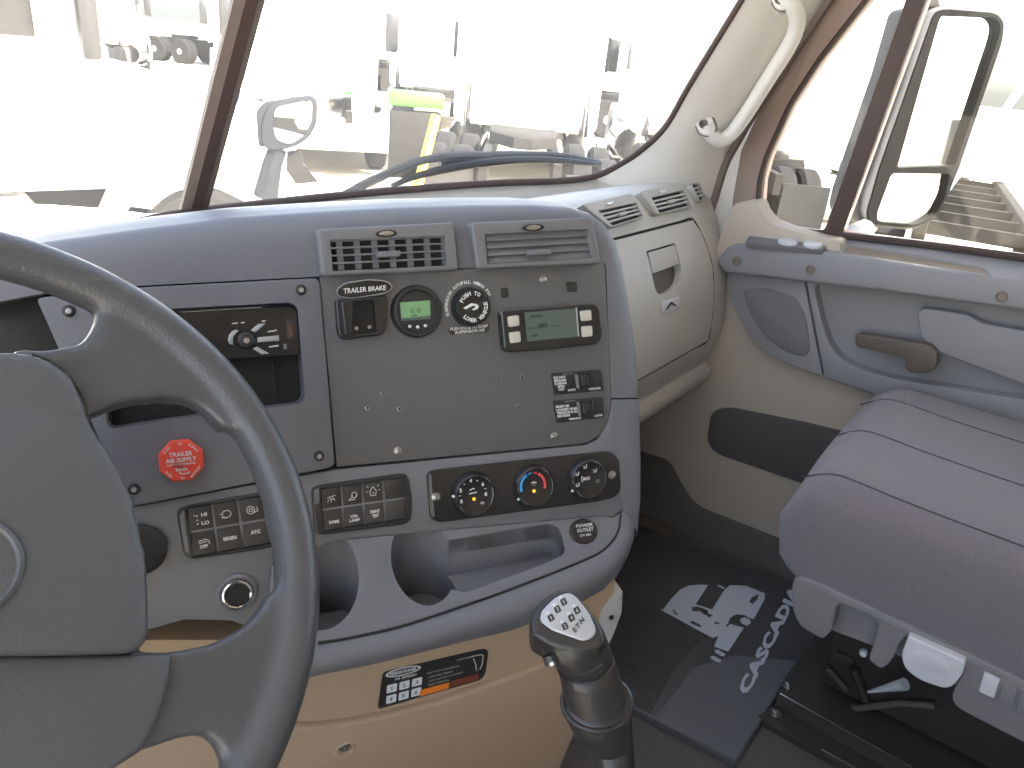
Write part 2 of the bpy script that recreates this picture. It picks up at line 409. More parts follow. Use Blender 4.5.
put('division_bar', pxprism([(909, -2), (926, -2), (841, 236), (825, 237)], DOOR, .008, 0, .003, 2), M['seal'], door, label='dark upright bar between the two door panes')
put('belt_seal', bm_tube([BP(x, y, DOOR, .006) for x, y in ((838, 235), (900, 241.5), (960, 249), (1030, 258.5), (1200, 282))], .0065, 6), M['seal'], door)
# beige lower panel
put('lower_panel', bm_prism([Vector((.988, .775, .0)), Vector((.988, .775, .5)), BP(722, 250, DOOR, .012), BP(840, 256, DOOR, .012), BP(1024, 290, DOOR, .012), Vector((.988, -1.2, .80)), Vector((.988, -1.2, .0))], Vector((.012, 0, 0)), .004, 2), M['doorlow'], door, label='beige lower door panel')
put('corner_moulding', pxprism(rr([(714, 262), (722, 225), (734, 203), (757, 200), (761, 213), (775, 226), (826, 239), (841, 240), (841, 258), (735, 250)], 6, 3), DOOR, .055, 0, .010, 4), M['doorlow'], door, label='beige moulding in the front corner of the window')
# ledge
led = pxprism(rr([(716, 262), (727, 246), (745, 243), (839, 254), (1024, 281), (1330, 326), (1330, 362), (1024, 311), (880, 291), (724, 273)], [4, 8, 8, 0, 0, 0, 0, 0, 0, 3], 4), DOOR, .07, 0, .007, 4)
put('armrest_ledge', led, M['door'], door, label='blue grey ledge along the top of the door panel')
_f = [BP(x, y, DOOR, .0695) for x, y in ((745, 244), (839, 254.5), (930, 267.5), (1024, 281.5), (1330, 326.5))]
_b = [BP(x, y, DOOR, .002) for x, y in ((758, 228), (838, 237.5), (935, 248), (1024, 260.5), (1330, 299))]
ta, tb, tcv = _b[1], _b[3], _f[1]
tn = (tb-ta).cross(tcv-ta).normalized()
if tn.z < 0: tn = -tn
LEDTOP = (ta, tn)
slot = rr([(848, 245.5), (866, 246.5), (984, 267), (993, 276), (985, 277), (842, 254)], 3, 3)
top = modded(bm_shell([_f, _b], Vector((0, 0, -.02))), [BEV(.002, 2)], [pxcut(slot, LEDTOP, 0, -.005)])
put('ledge_top', top, M['door'], door)
put('slot_liner', pxprism(slot, LEDTOP, -.0042, -.0075), M['slot'], door, label='tan lined slot in the ledge')
put('switch_plate', pxprism(rr([(750, 235), (829, 242), (824, 250), (745, 242)], 2, 2), LEDTOP, .006, -.004, .001, 2), M['vent'], door)
for cx, cy in ((788, 240.3), (813, 243)):
    put('window_switch', pxprism(circle_px(cx, cy, 10, 3.1, 16, .1), LEDTOP, .0115, .004, .002, 2), M['paddle'], door, label='bright window switch')
# mid panels
put('speaker_panel', pxprism(rr([(726, 270), (731, 300), (742, 325), (757, 346), (778, 360), (822.5, 376.5), (804, 280)], [0, 0, 10, 10, 10, 2, 2], 4), DOOR, .046, 0, .004, 3), M['door'], door)
put('speaker_grille', pxprism(rr([(742, 290), (768, 288), (796, 298), (806, 318), (810, 350), (804, 357), (783, 351), (764, 336), (750, 315)], 6, 4), DOOR, .049, .04, .002, 2), M['grille'], door)
mid = pxprism([(805.5, 280), (824, 377.5), (860, 390), (905, 405), (1024, 450), (1330, 560), (1330, 362), (1024, 308), (880, 290)], DOOR, .046, 0, .004, 3)
mid = modded(mid, [BEV(.006, 3)], [pxcut(rr([(814, 286), (826, 282), (898, 292), (1024, 308), (1200, 330), (1200, 440), (1024, 400), (886, 378), (846, 364), (830, 347), (821, 320)], [5, 5, 0, 0, 0, 0, 0, 20, 14, 10, 10], 4), DOOR, .046, .0145)])
put('pull_recess', pxprism([(812, 284), (826, 280), (898, 290), (1024, 306), (1330, 350), (1330, 460), (1024, 405), (886, 381), (846, 367), (828, 350), (818, 320)], DOOR, .0150, .0122), M['door'], door)
put('pull_panel', mid, M['door'], door)
put('armrest_pad', pxprism(rr([(917, 312), (924, 308), (970, 315), (980, 323), (1024, 331), (1200, 356), (1200, 425), (1024, 385), (940, 353), (921, 338)], 5, 4), DOOR, .044, .03, .008, 4), M['door'], door)
put('inside_handle', pxprism(rr([(855, 336), (860, 334), (930, 345), (938, 353), (937, 367), (928, 373), (910, 373), (904, 368), (906, 358), (856, 347)], 4, 4), DOOR, .062, .040, .005, 4), M['handle'], door, label='taupe door release lever')
put('map_pocket', pxprism(rr([(711, 411), (728, 407), (800, 421), (870, 438), (890, 480), (870, 508), (800, 483), (716, 454), (706, 442)], 9, 5), DOOR, .015, .008, .002, 2), M['mesh'], door, label='dark mesh map pocket')
for x, y in ((810.5, 269.5), (1001.5, 296.5), (737, 261)):
    c = BP(x, y, DOOR, .07)
    put('screw_cap', bm_lathe(c + Vector((.004, 0, 0)), (-1, 0, 0), [(.0095, -.002), (.0095, .0055), (.0075, .0062), (.006, .0048), (0, .0048)], 14), M['cap'], door)

put('trim_5', pxprism(rr([(600, 440), (668, 462), (680, 486), (694, 507), (782, 542), (900, 590), (1000, 640), (1000, 760), (640, 700), (600, 640)], [0, 8, 14, 14, 0, 0, 0, 0, 0, 0], 4), DOOR, .024, .013, .004, 2), M['carpet'], kind='structure', label='dark floor covering turned up along the foot of the passenger door', cat='trim')

# ================================================================== DASHBOARD
AL, TI = 30, 20
F = plane_at(470, 370, .86, AL, TI)             # the flat face of the centre console, turned to the driver
FN = F[1]; NH = Vector((-math.sin(rad(AL)), -math.cos(rad(AL)), 0)); E1 = Vector((math.cos(rad(AL)), -math.sin(rad(AL)), 0))
EUP = FN.cross(E1); EUP = EUP if EUP.z > 0 else -EUP
dash = empty('dashboard', (0, .6, .0), 'grey dashboard with the centre console turned to the driver and tan kick panel', 'dashboard')
WORLD[dash] = Vector((0, .6, 0))
_g0, _g1 = BP(330, 541, F), BP(600, 516, F)
_ge = (_g1-_g0).normalized(); _gd = (Vector((0, 0, -1))*math.cos(rad(48)) + NH*math.sin(rad(48)))
_gn = _ge.cross(_gd).normalized(); _gn = _gn if _gn.z > 0 else -_gn
G = (_g0, _gn)                                  # the slanted shelf below it

def border(name, st, material, ext, p=2.6, n=9, parent=dash, label=None, top=False):
    rows = []
    for (ix, iy), (ox, oy), r, e in st:
        I = BP(ix, iy, F); O = BP(ox, oy, F, -r); L = (O-I) - FN*(O-I).dot(FN); row = []
        row.append(I - FN*.03); 
        for k in range(n+1):
            s = math.sin(math.pi/2*k/n)
            row.append(I + L*s - FN*(r*(1-(max(0, 1-s**p))**(1/p))))
        for bx, bz in e: row.append(O - NH*bx + Vector((0, 0, bz)))
        rows.append(row)
    return put(name, bm_grid(rows), material, parent, label, ang=50)
TOPE = [(.015, .0005), (.04, -.001), (.07, -.006), (.10, -.016), (.14, -.07), (.17, -.16)]
SIDE = [(.02, 0), (.06, 0), (.10, 0), (.14, 0), (.20, 0), (.26, 0)]
MIX = [(.015, 0), (.04, -.001), (.07, -.006), (.10, -.016), (.14, -.06), (.17, -.14)]
st = [((-120, 324), (-120, 276), .035, TOPE), ((45, 293), (45, 241), .035, TOPE), ((146, 285.5), (148, 227), .035, TOPE), ((230, 281), (230, 217), .035, TOPE),
      ((318, 276.5), (318, 211), .035, TOPE), ((400, 272), (395, 207), .034, TOPE), ((470, 268), (465, 205), .032, TOPE), ((540, 264.5), (530, 204.5), .030, TOPE), ((585, 262.5), (566, 207), .028, TOPE), ((600, 262), (585, 213), .026, MIX),
      ((604.5, 262.5), (600, 224), .026, [(.015, -.002), (.04, -.008), (.07, -.018), (.10, -.03), (.14, -.07), (.17, -.14)]), ((606, 265), (610, 240), .026, [(.02, -.002), (.05, -.006), (.09, -.014), (.12, -.03), (.16, -.07), (.19, -.13)]), ((606.5, 275), (617, 262), .026, SIDE), ((607.5, 300), (624, 300), .026, SIDE), ((609, 345), (631, 345), .026, SIDE), ((611.5, 398), (635, 396), .026, SIDE)]
border('dash_top_pad', st, M['dash'], None, label='grey grained top pad curving down the right side of the console')
st2 = [((611.8, 399.5), (635.2, 397.5), .026, SIDE), ((613, 425), (636.5, 430), .026, SIDE), ((617, 450), (637, 460), .026, SIDE), ((620.5, 485), (636.5, 500), .026, SIDE), ((621.5, 508), (633, 535), .026, SIDE)]
# the rolled lip under the shelf, carried on from the right side
def lip_row(ix, iy, ox, oy, off, b):
    I = BP(ix, iy, G) if iy > 520 else BP(ix, iy, F); O = BP(ox, oy, F, off); row = [I - FN*.02 - Vector((0, 0, .004)), I - FN*.002]
    ax = (O-I).normalized(); bn = (FN + Vector((0, 0, .35)) ); bn = (bn - ax*bn.dot(ax)).normalized()
    for k in range(10):
        s = k/9
        row.append(I + (O-I)*s + bn*(b*math.sin(math.pi*min(1, s**.75))))
    row += [O - NH*.03 + Vector((0, 0, .004)), O - NH*.08 + Vector((0, 0, .01))]
    return row
lip = [(621.8, 510, 634, 538, -.022, .010), (620, 524, 628, 556, -.012, .012), (612, 541, 617, 576, .0, .013), (600, 553, 603, 590, .010, .014), (575, 564, 580, 603, .018, .015), (545, 576, 550, 616, .022, .015), (499, 594, 510, 631, .026, .016), (450, 611, 462, 642, .028, .016), (400, 627, 415, 654, .03, .016), (350, 638, 362, 667, .032, .016), (318, 643.5, 320, 675, .034, .016), (290, 648, 290, 682, .034, .016), (272, 651, 270, 686, .034, .014)]
put('console_lip', bm_grid(smooth_rows) if False else bm_grid([lip_row(*a) for a in lip]), M['dash_low'], dash, ang=60)
border('console_side_roll', st2, M['dash_low'], None)
# lower bezel face with the cut for the knee edge
bez = [(612, 400), (617, 445), (621, 488), (622, 509), (613, 518), (600, 516), (330, 541), (306, 556), (292, 600), (268, 634), (231, 621), (184, 620), (150, 630), (96, 640), (60, 520), (128, 507.5), (335.5, 469.5), (585, 445), (599, 439), (608.5, 421)]
put('lower_bezel', pxprism(bez, F, 0, -.03, .002, 2), M['dash_low'], dash, label='grey lower bezel around the switches and heater controls')
# shelf with cup wells and a bin cut into it
shelf_px = [(330, 541), (600, 516), (613, 518), (621, 512), (620, 526), (612, 543), (600, 555), (545, 578), (499, 596), (450, 613), (400, 629), (350, 640), (318, 645), (268, 653), (268, 606), (272, 566), (300, 546)]
shelf = bm_prism([BP(x, y, G) for x, y in shelf_px], -_gn*.016)
cut1 = BP(325, 632, G) - NH*.044; cut2 = BP(432, 606, G) - NH*.036
zb = BP(500, 583, G).z - .012
binpx = rr([(395, 575), (395, 550), (414, 545.5), (548, 523), (560, 527), (566, 553), (551, 561), (466, 593)], [3, 8, 8, 10, 10, 6, 6, 3], 5)
bin_b = bm_prism([Vector((p.x, p.y, .8)) for p in (BP(x, y, G) for x, y in binpx)], Vector((0, 0, zb-.8)))
c1 = bm_lathe(Vector((cut1.x, cut1.y, .8)), (0, 0, -1), [(.044, 0), (.042, .8-cut1.z+.105)], 40)
c2 = bm_lathe(Vector((cut2.x, cut2.y, .8)), (0, 0, -1), [(.037, 0), (.035, .8-cut2.z+.10)], 40)
binring = [Vector((p.x, p.y, 0)) for p in (BP(x, y, G) for x, y in binpx)]
def in_poly(x, y, P):
    r = False
    for a, b in zip(P, P[1:]+P[:1]):
        if (a.y > y) != (b.y > y) and x < (b.x-a.x)*(y-a.y)/(b.y-a.y)+a.x: r = not r
    return r
def well(name, ring, zbot, material, label, drop=None, zmid=None, floor=True):
    """wall (and floor) of a hollow; faces above zmid that drop(x, y) rejects are left open"""
    bm = bmesh.new(); R = []
    for z in ([.75] + ([zmid] if zmid else []) + [zbot]): R.append([bm.verts.new((p.x, p.y, z)) for p in ring])
    n = len(ring)
    for i in range(len(R)-1):
        for k in range(n):
            k2 = (k+1) % n; c = (ring[k]+ring[k2])/2
            if i == 0 and drop and drop(c.x, c.y): continue
            bm.faces.new((R[i][k], R[i][k2], R[i+1][k2], R[i+1][k]))
    if floor: bm.faces.new(R[-1])
    bmesh.ops.bisect_plane(bm, geom=bm.verts[:]+bm.edges[:]+bm.faces[:], plane_co=G[0]-_gn*.0012, plane_no=_gn, clear_outer=True)
    bmesh.ops.delete(bm, geom=[v for v in bm.verts if not v.link_faces], context='VERTS')
    put(name, bm, material, dash, label, ang=50)
ring = lambda c, r: [Vector((c.x+r*math.cos(2*math.pi*k/48), c.y+r*math.sin(2*math.pi*k/48), 0)) for k in range(48)]
well('cup_holder', ring(cut1, .0441), cut1.z-.055, M['dash_low'], 'deep round cup well at the left')
well('cup_holder', ring(cut2, .0371), zb-.05, M['dash_low'], 'round cup well at the end of the bin', lambda x, y: in_poly(x, y, binring), zb-.0005)
_bfine = []
for a_, b_ in zip(binring, binring[1:]+binring[:1]):
    m_ = max(1, int((b_-a_).length/.004)); _bfine += [a_ + (b_-a_)*(k/m_) for k in range(m_)]
well('bin_wall', _bfine, zb-.0005, M['dash_low'], None, lambda x, y: math.hypot(x-cut2.x, y-cut2.y) < .0371, None, False)
put('cup_shelf', modded(shelf, [BEV(.0022, 3)], [bin_b, c1, c2]), M['dash_low'], dash, label='slanted grey shelf with two cup wells and a bin')
bl = bm_prism([Vector((p.x, p.y, zb+.0005)) for p in (BP(x, y, G) for x, y in binpx)], Vector((0, 0, -.006)))
put('bin_floor', modded(bl, [], [bm_lathe(Vector((cut2.x, cut2.y, .8)), (0, 0, -1), [(.037, 0), (.037, .6)], 40)]), M['dash_low'], dash)
put('shelf_groove', bm_tube(smooth_path([BP(x, y, G, .0006) for x, y in ((318, 643), (350, 638), (400, 626.5), (450, 610.5), (499, 593.5), (545, 576), (575, 564), (599, 553), (612, 541.5), (619, 529), (621, 512))], 5), .0013, 6), M['duct'], dash)
# accessory plate and radio panel
put('accessory_plate', pxprism(rr([(319.5, 277), (604.5, 261.5), (608.5, 330), (611, 402), (608, 421), (598, 437), (585, 443.5), (337, 467)], [1, 1, 0, 8, 8, 8, 8, 2], 3), F, .0005, -.02, .001, 2), M['plate'], dash, label='flat charcoal accessory plate in the middle of the console')
rp = pxprism(rr([(36, 298), (146, 287), (316, 278), (320, 282), (335, 463), (331, 468), (131, 507), (126, 500)], [6, 0, 4, 4, 4, 4, 6, 6], 4), F, .004, -.035, .003, 3)
rp = modded(rp, [BEV(.0025, 2)], [pxcut(rr([(108, 312), (291, 302.5), (298, 308), (305, 398), (300, 404), (206, 415), (112, 429), (106, 424)], 5, 4), F, .004, -.028)])
put('radio_panel', rp, M['dash'], dash, label='grey panel around the stereo opening, screwed at its corners')
put('storage_cubby', pxprism([(112, 366), (302, 354), (305, 403), (112, 428)], F, -.022, -.027), M['duct'], dash, label='dark pocket under the stereo')
put('cubby_divider', pxprism([(272.5, 362), (274, 362), (275.5, 394), (274, 394)], F, -.018, -.023), M['black'], dash)
put('instrument_cluster', pxprism([(-160, 306), (44, 296), (78, 365), (110, 440), (-160, 470)], F, -.045, -.07, .002, 2), M['black'], dash, label='dark instrument cluster face behind the steering wheel')
def screw(c, n, r, parent, mt='screw', **k):
    if mt == 'black': put('screw_head', bm_lathe(Vector(c)+Vector(n)*.0022, n, [(r*.62, 0), (r*.55, .0012), (r*.2, .0014), (0, .0006)], 12), M['screw'], parent)
    return put('screw', bm_lathe(c, n, [(r*1.25, -.002), (r*1.25, .0006), (r, .001), (r*.9, .0026), (r*.5, .0032), (r*.42, .0016), (0, .0016)], 14), M[mt], parent, **k)
for x, y in ((301, 290), (319, 456), (134, 489), (69, 311)): screw(BP(x, y, F, .004), FN, .0045, dash, 'black')
for x, y in ((398, 451), (554, 436), (543, 279.5)): screw(BP(x, y, F, .001), FN, .0036, dash)
for x, y in ((367, 408), (382.5, 393.5), (399, 409), (494, 377.5), (498.5, 381.5), (517, 406.5), (522, 377)):
    put('drill_hole', bm_lathe(BP(x, y, F, .0006), FN, [(.0026, 0), (.0024, .0007), (.0015, .0009), (.0011, .0003), (0, .0003)], 10), M['metal'], dash)
    put('hole_centre', bm_lathe(BP(x+.3, y, F, .0012), FN, [(.0014, 0), (.0012, .0004), (0, .0004)], 8), M['duct'], dash)
for a, b in (((501, 288), (508, 298)), ((567, 282), (577, 292))):
    put('blank_cap', pxprism(rr([(a[0], a[1]), (b[0], a[1]-.5), (b[0]+1, b[1]-.5), (a[0]+1, b[1])], 1.5, 2), F, .0018, 0, .0006, 2), M['black'], dash)
# ---- passenger side: one moulding with its profile in y, z
PROF = [(.93, .68), (.86, .745), (.78, .785), (.71, .803), (.67, .808), (.648, .806), (.634, .798), (.617, .774), (.602, .749), (.590, .725), (.573, .692), (.558, .658), (.548, .62), (.541, .58), (.537, .54), (.538, .505), (.541, .485), (.546, .467), (.552, .450), (.556, .440), (.556, .432), (.546, .424), (.541, .414), (.543, .398), (.556, .378), (.60, .345), (.66, .325), (.78, .315)]
def BPL(px, py, off=0.0, x_only=False):
    """where the sight line meets the passenger moulding (profile carried along x)"""
    d = ray(px, py); best = None
    for (y0, z0), (y1, z1) in zip(PROF, PROF[1:]):
        dy, dz = y1-y0, z1-z0; L = math.hypot(dy, dz); ny, nz = dz/L, -dy/L       # outward: rearwards or up
        if ny > 0 and nz < 0: ny, nz = -ny, -nz
        den = d.y*ny + d.z*nz
        if abs(den) < 1e-9: continue
        t = ((y0+ny*off-CAM.y)*ny + (z0+nz*off-CAM.z)*nz)/den
        p = CAM + d*t; s = ((p.y-y0)*dy + (p.z-z0)*dz)/L/L
        if t > 0 and -.02 <= s <= 1.02 and (best is None or t < best[0]): best = (t, p, Vector((0, ny, nz)))
    return best
def prof_norm(i):
    y0, z0 = PROF[max(0, i-1)]; y1, z1 = PROF[min(len(PROF)-1, i+1)]; L = math.hypot(y1-y0, z1-z0)
    return Vector((0, (z1-z0)/L, -(y1-y0)/L))
NPX = [prof_norm(i) for i in range(len(PROF))]
NPX = [n if (n.y < .0 or n.z > 0) else -n for n in NPX]
DI = list(range(8, 16))                          # profile rows of the glove box door
XR = [.862, .885, .897, .902, .905, .906, .906, .906]
def glove_rows(x0, grow, off):
    rows = []
    for j, i in enumerate(DI):
        y, z = PROF[i]; n = NPX[i]; p0 = Vector((0, y, z)) + n*off
        if j == 0: p0 += Vector((0, .5, .86)).normalized()*grow
        if j == len(DI)-1: p0 += Vector((0, 0, -1))*grow
        xs = [x0 + (XR[j]+grow-x0)*k/12 for k in range(13)]
        rows.append([Vector((x, p0.y, p0.z)) for x in xs])
    return rows
body = bm_shell([[Vector((x, y, z)) for x in [.20 + (.978-.20)*k/16 for k in range(17)]] for y, z in PROF], lambda i, k: -NPX[i]*.05)
body = modded(body, [], [bm_shell(glove_rows(.21, .0045, .012), lambda i, k: -NPX[DI[i]]*.045)])
put('passenger_dash', body, M['glove'], dash, label='beige passenger side dash moulding', ang=40)
put('dash_end_cap', bm_shell([[Vector((.978, y, z)) for y, z in PROF], [Vector((.986, y+.02, z-.004)) for y, z in PROF]], Vector((0, .03, 0))), M['glove'], dash, ang=60)

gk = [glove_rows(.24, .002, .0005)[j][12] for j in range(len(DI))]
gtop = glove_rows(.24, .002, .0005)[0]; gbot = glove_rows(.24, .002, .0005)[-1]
put('door_gap_shade', bm_tube(smooth_path([gtop[2], gtop[6], gtop[10], gtop[11]] + gk + [gbot[11], gbot[10], gbot[6], gbot[2]], 3), .0019, 6), M['duct'], dash)  # dark tube standing in for the shade inside the door gap
# ---- tan kick panel below the console
K = (BP(430, 652, F, -.055), Vector((NH.x*.998, NH.y*.998, -.06)).normalized())
kick = pxprism(rr([(60, 640), (262, 640), (330, 640), (430, 618), (520, 596), (590, 572), (616, 566), (612, 610), (600, 652), (520, 684), (440, 712), (350, 733), (262, 736), (60, 736)], [0, 0, 0, 0, 0, 0, 4, 20, 4, 0, 0, 0, 0, 0], 3), K, .0, -.03)
put('kick_panel_upper', kick, M['kick'], dash, label='tan upper band of the kick panel carrying the decal')
low = pxprism([(40, 722), (262, 727), (283, 728.5), (320, 727.5), (350, 724), (385, 717), (440, 703), (520, 675), (598, 645), (592, 690), (574, 738), (548, 800), (500, 900), (40, 900)], K, .010, -.03, .006, 4)
put('kick_panel_lower', low, M['kick'], dash, label='tan lower half of the kick panel down to the floor')
screw(BP(343.5, 747, K, .010), K[1], .0050, dash, label='recessed kick panel screw')
put('screw_cup', bm_lathe(BP(345, 748.5, K, .009), K[1], [(.0125, 0), (.0125, .0012), (.0105, .0026), (.008, .001), (0, .001)], 20), M['kick'], dash)
fin = [BP(x, y, K, .01) for x, y in rr([(603, 618), (611, 606), (623, 590), (622, 612), (614, 634), (604, 655), (600, 648)], 3, 3)]
put('side_fin', bm_prism(fin, Vector((.02, .03, 0)), .002, 2), M['glove'], dash, label='pale fin at the right end of the kick panel')
put('fin_clip', bm_lathe(BP(611, 617, K, .011), K[1], [(.0035, 0), (.0035, .002), (0, .002)], 10), M['black'], dash)

# ================================================================== DEVICES IN THE DASHBOARD
def lerp(a, b, t): return (a[0]+(b[0]-a[0])*t, a[1]+(b[1]-a[1])*t)
def quadpt(q, u, v):
    """point of the quad tl, tr, br, bl at u across, v down"""
    return lerp(lerp(q[0], q[1], u), lerp(q[3], q[2], u), v)
def sub(q, u0, v0, u1, v1): return [quadpt(q, u0, v0), quadpt(q, u1, v0), quadpt(q, u1, v1), quadpt(q, u0, v1)]
def thing(name, px, pl, label, cat, group=None): return empty(name, BP(px[0], px[1], pl), label, cat, group)

# ---- air vents on the console
def console_vent(outer, hole, label, closed, tab):
    fr = pxprism(rr(outer, 4, 4), F, .013, -.01, .003, 3)
    fr = modded(fr, [BEV(.0012, 2)], [pxcut(hole, F, .013, .0008)])
    t = put('air_vent', fr, M['vent'], dash, label)
    put('duct', pxprism(hole, F, .0014, .0002), M['duct'], t)
    if closed:
        for k in range(4):
            v0, v1 = k/4, (k+1)/4-.015
            q = sub(hole, .004, v0, .996, v1)
            a = [BP(*q[0], F, .0055), BP(*q[1], F, .0055), BP(*q[2], F, .0105), BP(*q[3], F, .0105)]
            put('slat', bm_prism(a, -FN*.003), M['vent'], t)
    else:
        for k in range(1, 4):
            put('slat', pxprism(sub(hole, 0, k/4-.032, 1, k/4+.032), F, .0105, .0075, .0006, 2), M['vent'], t)
        for k in range(7):
            u = .05 + k*.152
            put('vane', pxprism(sub(hole, u, .02, u+.05, .98), F, .006, .0016), M['vent'], t)
        put('rim_slat', pxprism(sub(hole, 0, 0, 1, .05), F, .0105, .0075, .0006, 2), M['vent'], t)
    tb = tab
    put('tab', pxprism(rr(sub(hole, tb[0], tb[1], tb[2], tb[3]), 1.5, 3), F, .017, .009, .002, 2), M['vent'], t)
    c = quadpt(outer, .5, .17)
    put('thumb_recess', pxprism(circle_px(c[0], c[1], 11, 3.6, 20, -.05), F, .0134, .010), M['duct'], t)
    put('thumb_slider', pxprism(circle_px(c[0]+.5, c[1]-.3, 7.5, 2.5, 16, -.05), F, .0165, .012, .0015, 2), M['metal'], t, label='bright thumb slider')
console_vent([(317, 229), (454, 222), (459, 270), (322, 276.5)], [(330.5, 240.5), (445.5, 236), (447.5, 265.5), (333, 271)], 'left console air vent with open slats above the trailer brake lever', False, (.40, .42, .60, .62))
console_vent([(471, 222.5), (593, 217), (602, 263.5), (477.5, 269)], [(485, 234.5), (588, 229), (592.5, 257.5), (488, 264)], 'right console air vent with its slats closed', True, (.40, .60, .62, .80))

# ---- passenger vents and glove box door
def pvent(quad, label, n=4, top=None, half=False):
    b = BPL(*quadpt(quad, .5, .5)); pl = (b[1], b[2]); PL = pl
    fo = [lerp(q, quadpt(quad, .5, .5), -.16) for q in quad]
    if top: fo[0], fo[1] = top
    fr = pxprism(rr(fo, 3, 3), PL, .011, -.006, .002, 2)
    fr = modded(fr, [], [pxcut(quad, PL, .011, .0008)]); t = put('air_vent', fr, M['ventp'], dash, label)
    put('duct', pxprism(quad, PL, .0016, .0002), M['duct'], t)
    for k in range(1, n):
        put('slat', pxprism(sub(quad, 0, k/n-.07, 1, k/n+.06), PL, .0095, .0065, .0006, 2), M['ventp'], t)
    if not half:
        put('tab', pxprism(rr(sub(quad, .42, .38, .66, .60), 1, 2), PL, .013, .008, .0015, 2), M['ventp'], t)
        c = quadpt(fo, .5, .17); put('thumb_slider', pxprism(circle_px(c[0], c[1], 4, 1.5, 12, -.25), PL, .014, .009, .001, 2), M['metal'], t, label='bright thumb slider')
pvent([(598, 210.5), (636, 202.5), (643, 216), (612.5, 225.5)], 'passenger side air vent beside the console corner', 4, [(582, 204), (632, 193)])
pvent([(651.5, 197.5), (683.5, 190), (691, 205), (659.5, 213)], 'passenger side air vent above the glove box latch', 4, [(640, 191), (682, 182.5)])
pvent([(692, 185), (699, 183), (706, 198), (700, 200)], 'narrow window demister vent at the far end of the dash', 4, None, True)
pk = BPL(665, 268); PG = (pk[1], pk[2])
door_bm = bm_shell(glove_rows(.24, -.001, .003), lambda i, k: -NPX[DI[i]]*.02)
latch_px = rr([(647, 251), (676, 242.5), (682, 272), (680, 284), (670, 292), (660, 295), (655, 289)], [2, 2, 3, 6, 6, 6, 4], 4)
door_bm = modded(door_bm, [], [pxcut(latch_px, PG, .003, -.014)])
gd = put('glove_box_door', door_bm, M['glove'], dash, 'beige glove box door with a recessed latch', ang=40)
put('latch_cup', pxprism(latch_px, PG, -.012, -.015), M['handle'], gd)
put('latch', bm_prism([BP(648.5, 252.5, PG, -.001), BP(675, 244.5, PG, -.001), BP(679.5, 264, PG, .003), BP(653.5, 273.5, PG, .003)], -PG[1]*.004, .0008, 2), M['ventp'], gd, label='pale latch paddle')
pe = BPL(671, 305.5); PE = (pe[1], pe[2])
put('emblem_plate', pxprism(rr([(662, 302), (680, 296.5), (680, 309), (662, 315)], 1, 2), PE, .006, .003, .0006, 2), M['paddle'], gd, label='small bright emblem plate')
put('emblem_mark', pxprism([(665.5, 310), (670.5, 302.5), (672, 302), (677.5, 306), (675, 306.2), (671.5, 304.3), (668, 309)], PE, .0066, .006), M['black'], gd)

# ---- car stereo
t = thing('car_stereo', (250, 331), F, 'black car stereo with round knob and silver key blades above the dark cubby', 'stereo')
put('body', pxprism(rr([(110, 317), (290, 305.5), (297, 309), (301.5, 351), (298, 355.5), (112, 367)], 3, 3), F, -.001, -.024, .002, 3), M['gloss'], t)
put('top_edge', pxprism([(180, 311.8), (262, 306.8), (262, 307.6), (180, 312.6)], F, -.0004, -.003), M['ventp'], t)
kc = BP(246, 340, F, -.001)
put('knob', bm_lathe(kc, FN, [(.0090, 0), (.0090, .0024), (.0082, .0045), (.0072, .0054), (.004, .0058), (0, .0058)], 28), M['black'], t)
put('knob_dot', bm_lathe(BP(246.5, 340.5, F, .0046), FN, [(.0030, 0), (.0026, .001), (0, .0014)], 12), M['metal'], t)
for q in ([(250.5, 330.5), (258, 324), (266, 323.2), (255.5, 332.8)], [(257.5, 337.5), (279, 335.2), (279.3, 340.7), (257.5, 342.5)], [(252.5, 348.5), (257, 346.5), (269.5, 353.5), (261.5, 354.3)]):
    put('key_blade', pxprism(q, F, .0012, -.002, .0006, 2), M['silver'], t, label='silver blade shaped key')
arc = [(229.5, 344), (228, 340), (229, 335), (232, 331.5), (236, 329.5), (239, 331), (236, 333.5), (233.5, 337), (233, 341), (233.5, 345)]
put('key_arc', pxprism(arc, F, .0012, -.002, .0005, 2), M['silver'], t)
for q in ([(232, 323), (238, 322.4), (238, 323.6), (232, 324.2)], [(241, 322.2), (244.5, 321.8), (244.5, 323), (241, 323.4)], [(262, 320.6), (265.5, 320.2), (265.5, 321.4), (262, 321.8)], [(268, 331.2), (277, 329.6), (277, 330.8), (268, 332.4)], [(269, 346.3), (278.5, 345), (278.5, 346.3), (269, 347.6)]):
    put('legend', pxprism(q, F, .0004, -.001), M['print'], t)
put('disc_eject_key', pxprism([(289, 324.5), (291, 324), (293.5, 336.5), (291.5, 337)], F, .0012, -.001, .0004, 2), M['brownp'], t)
put('usb_flap', pxprism([(286, 319), (297, 318), (299, 338), (288, 339.5)], F, -.0004, -.002, .0003, 2), M['black'], t)
put('open_key', pxprism([(283.5, 344), (286.5, 343.7), (287, 349), (284, 349.3)], F, .0006, -.001), M['vent'], t)

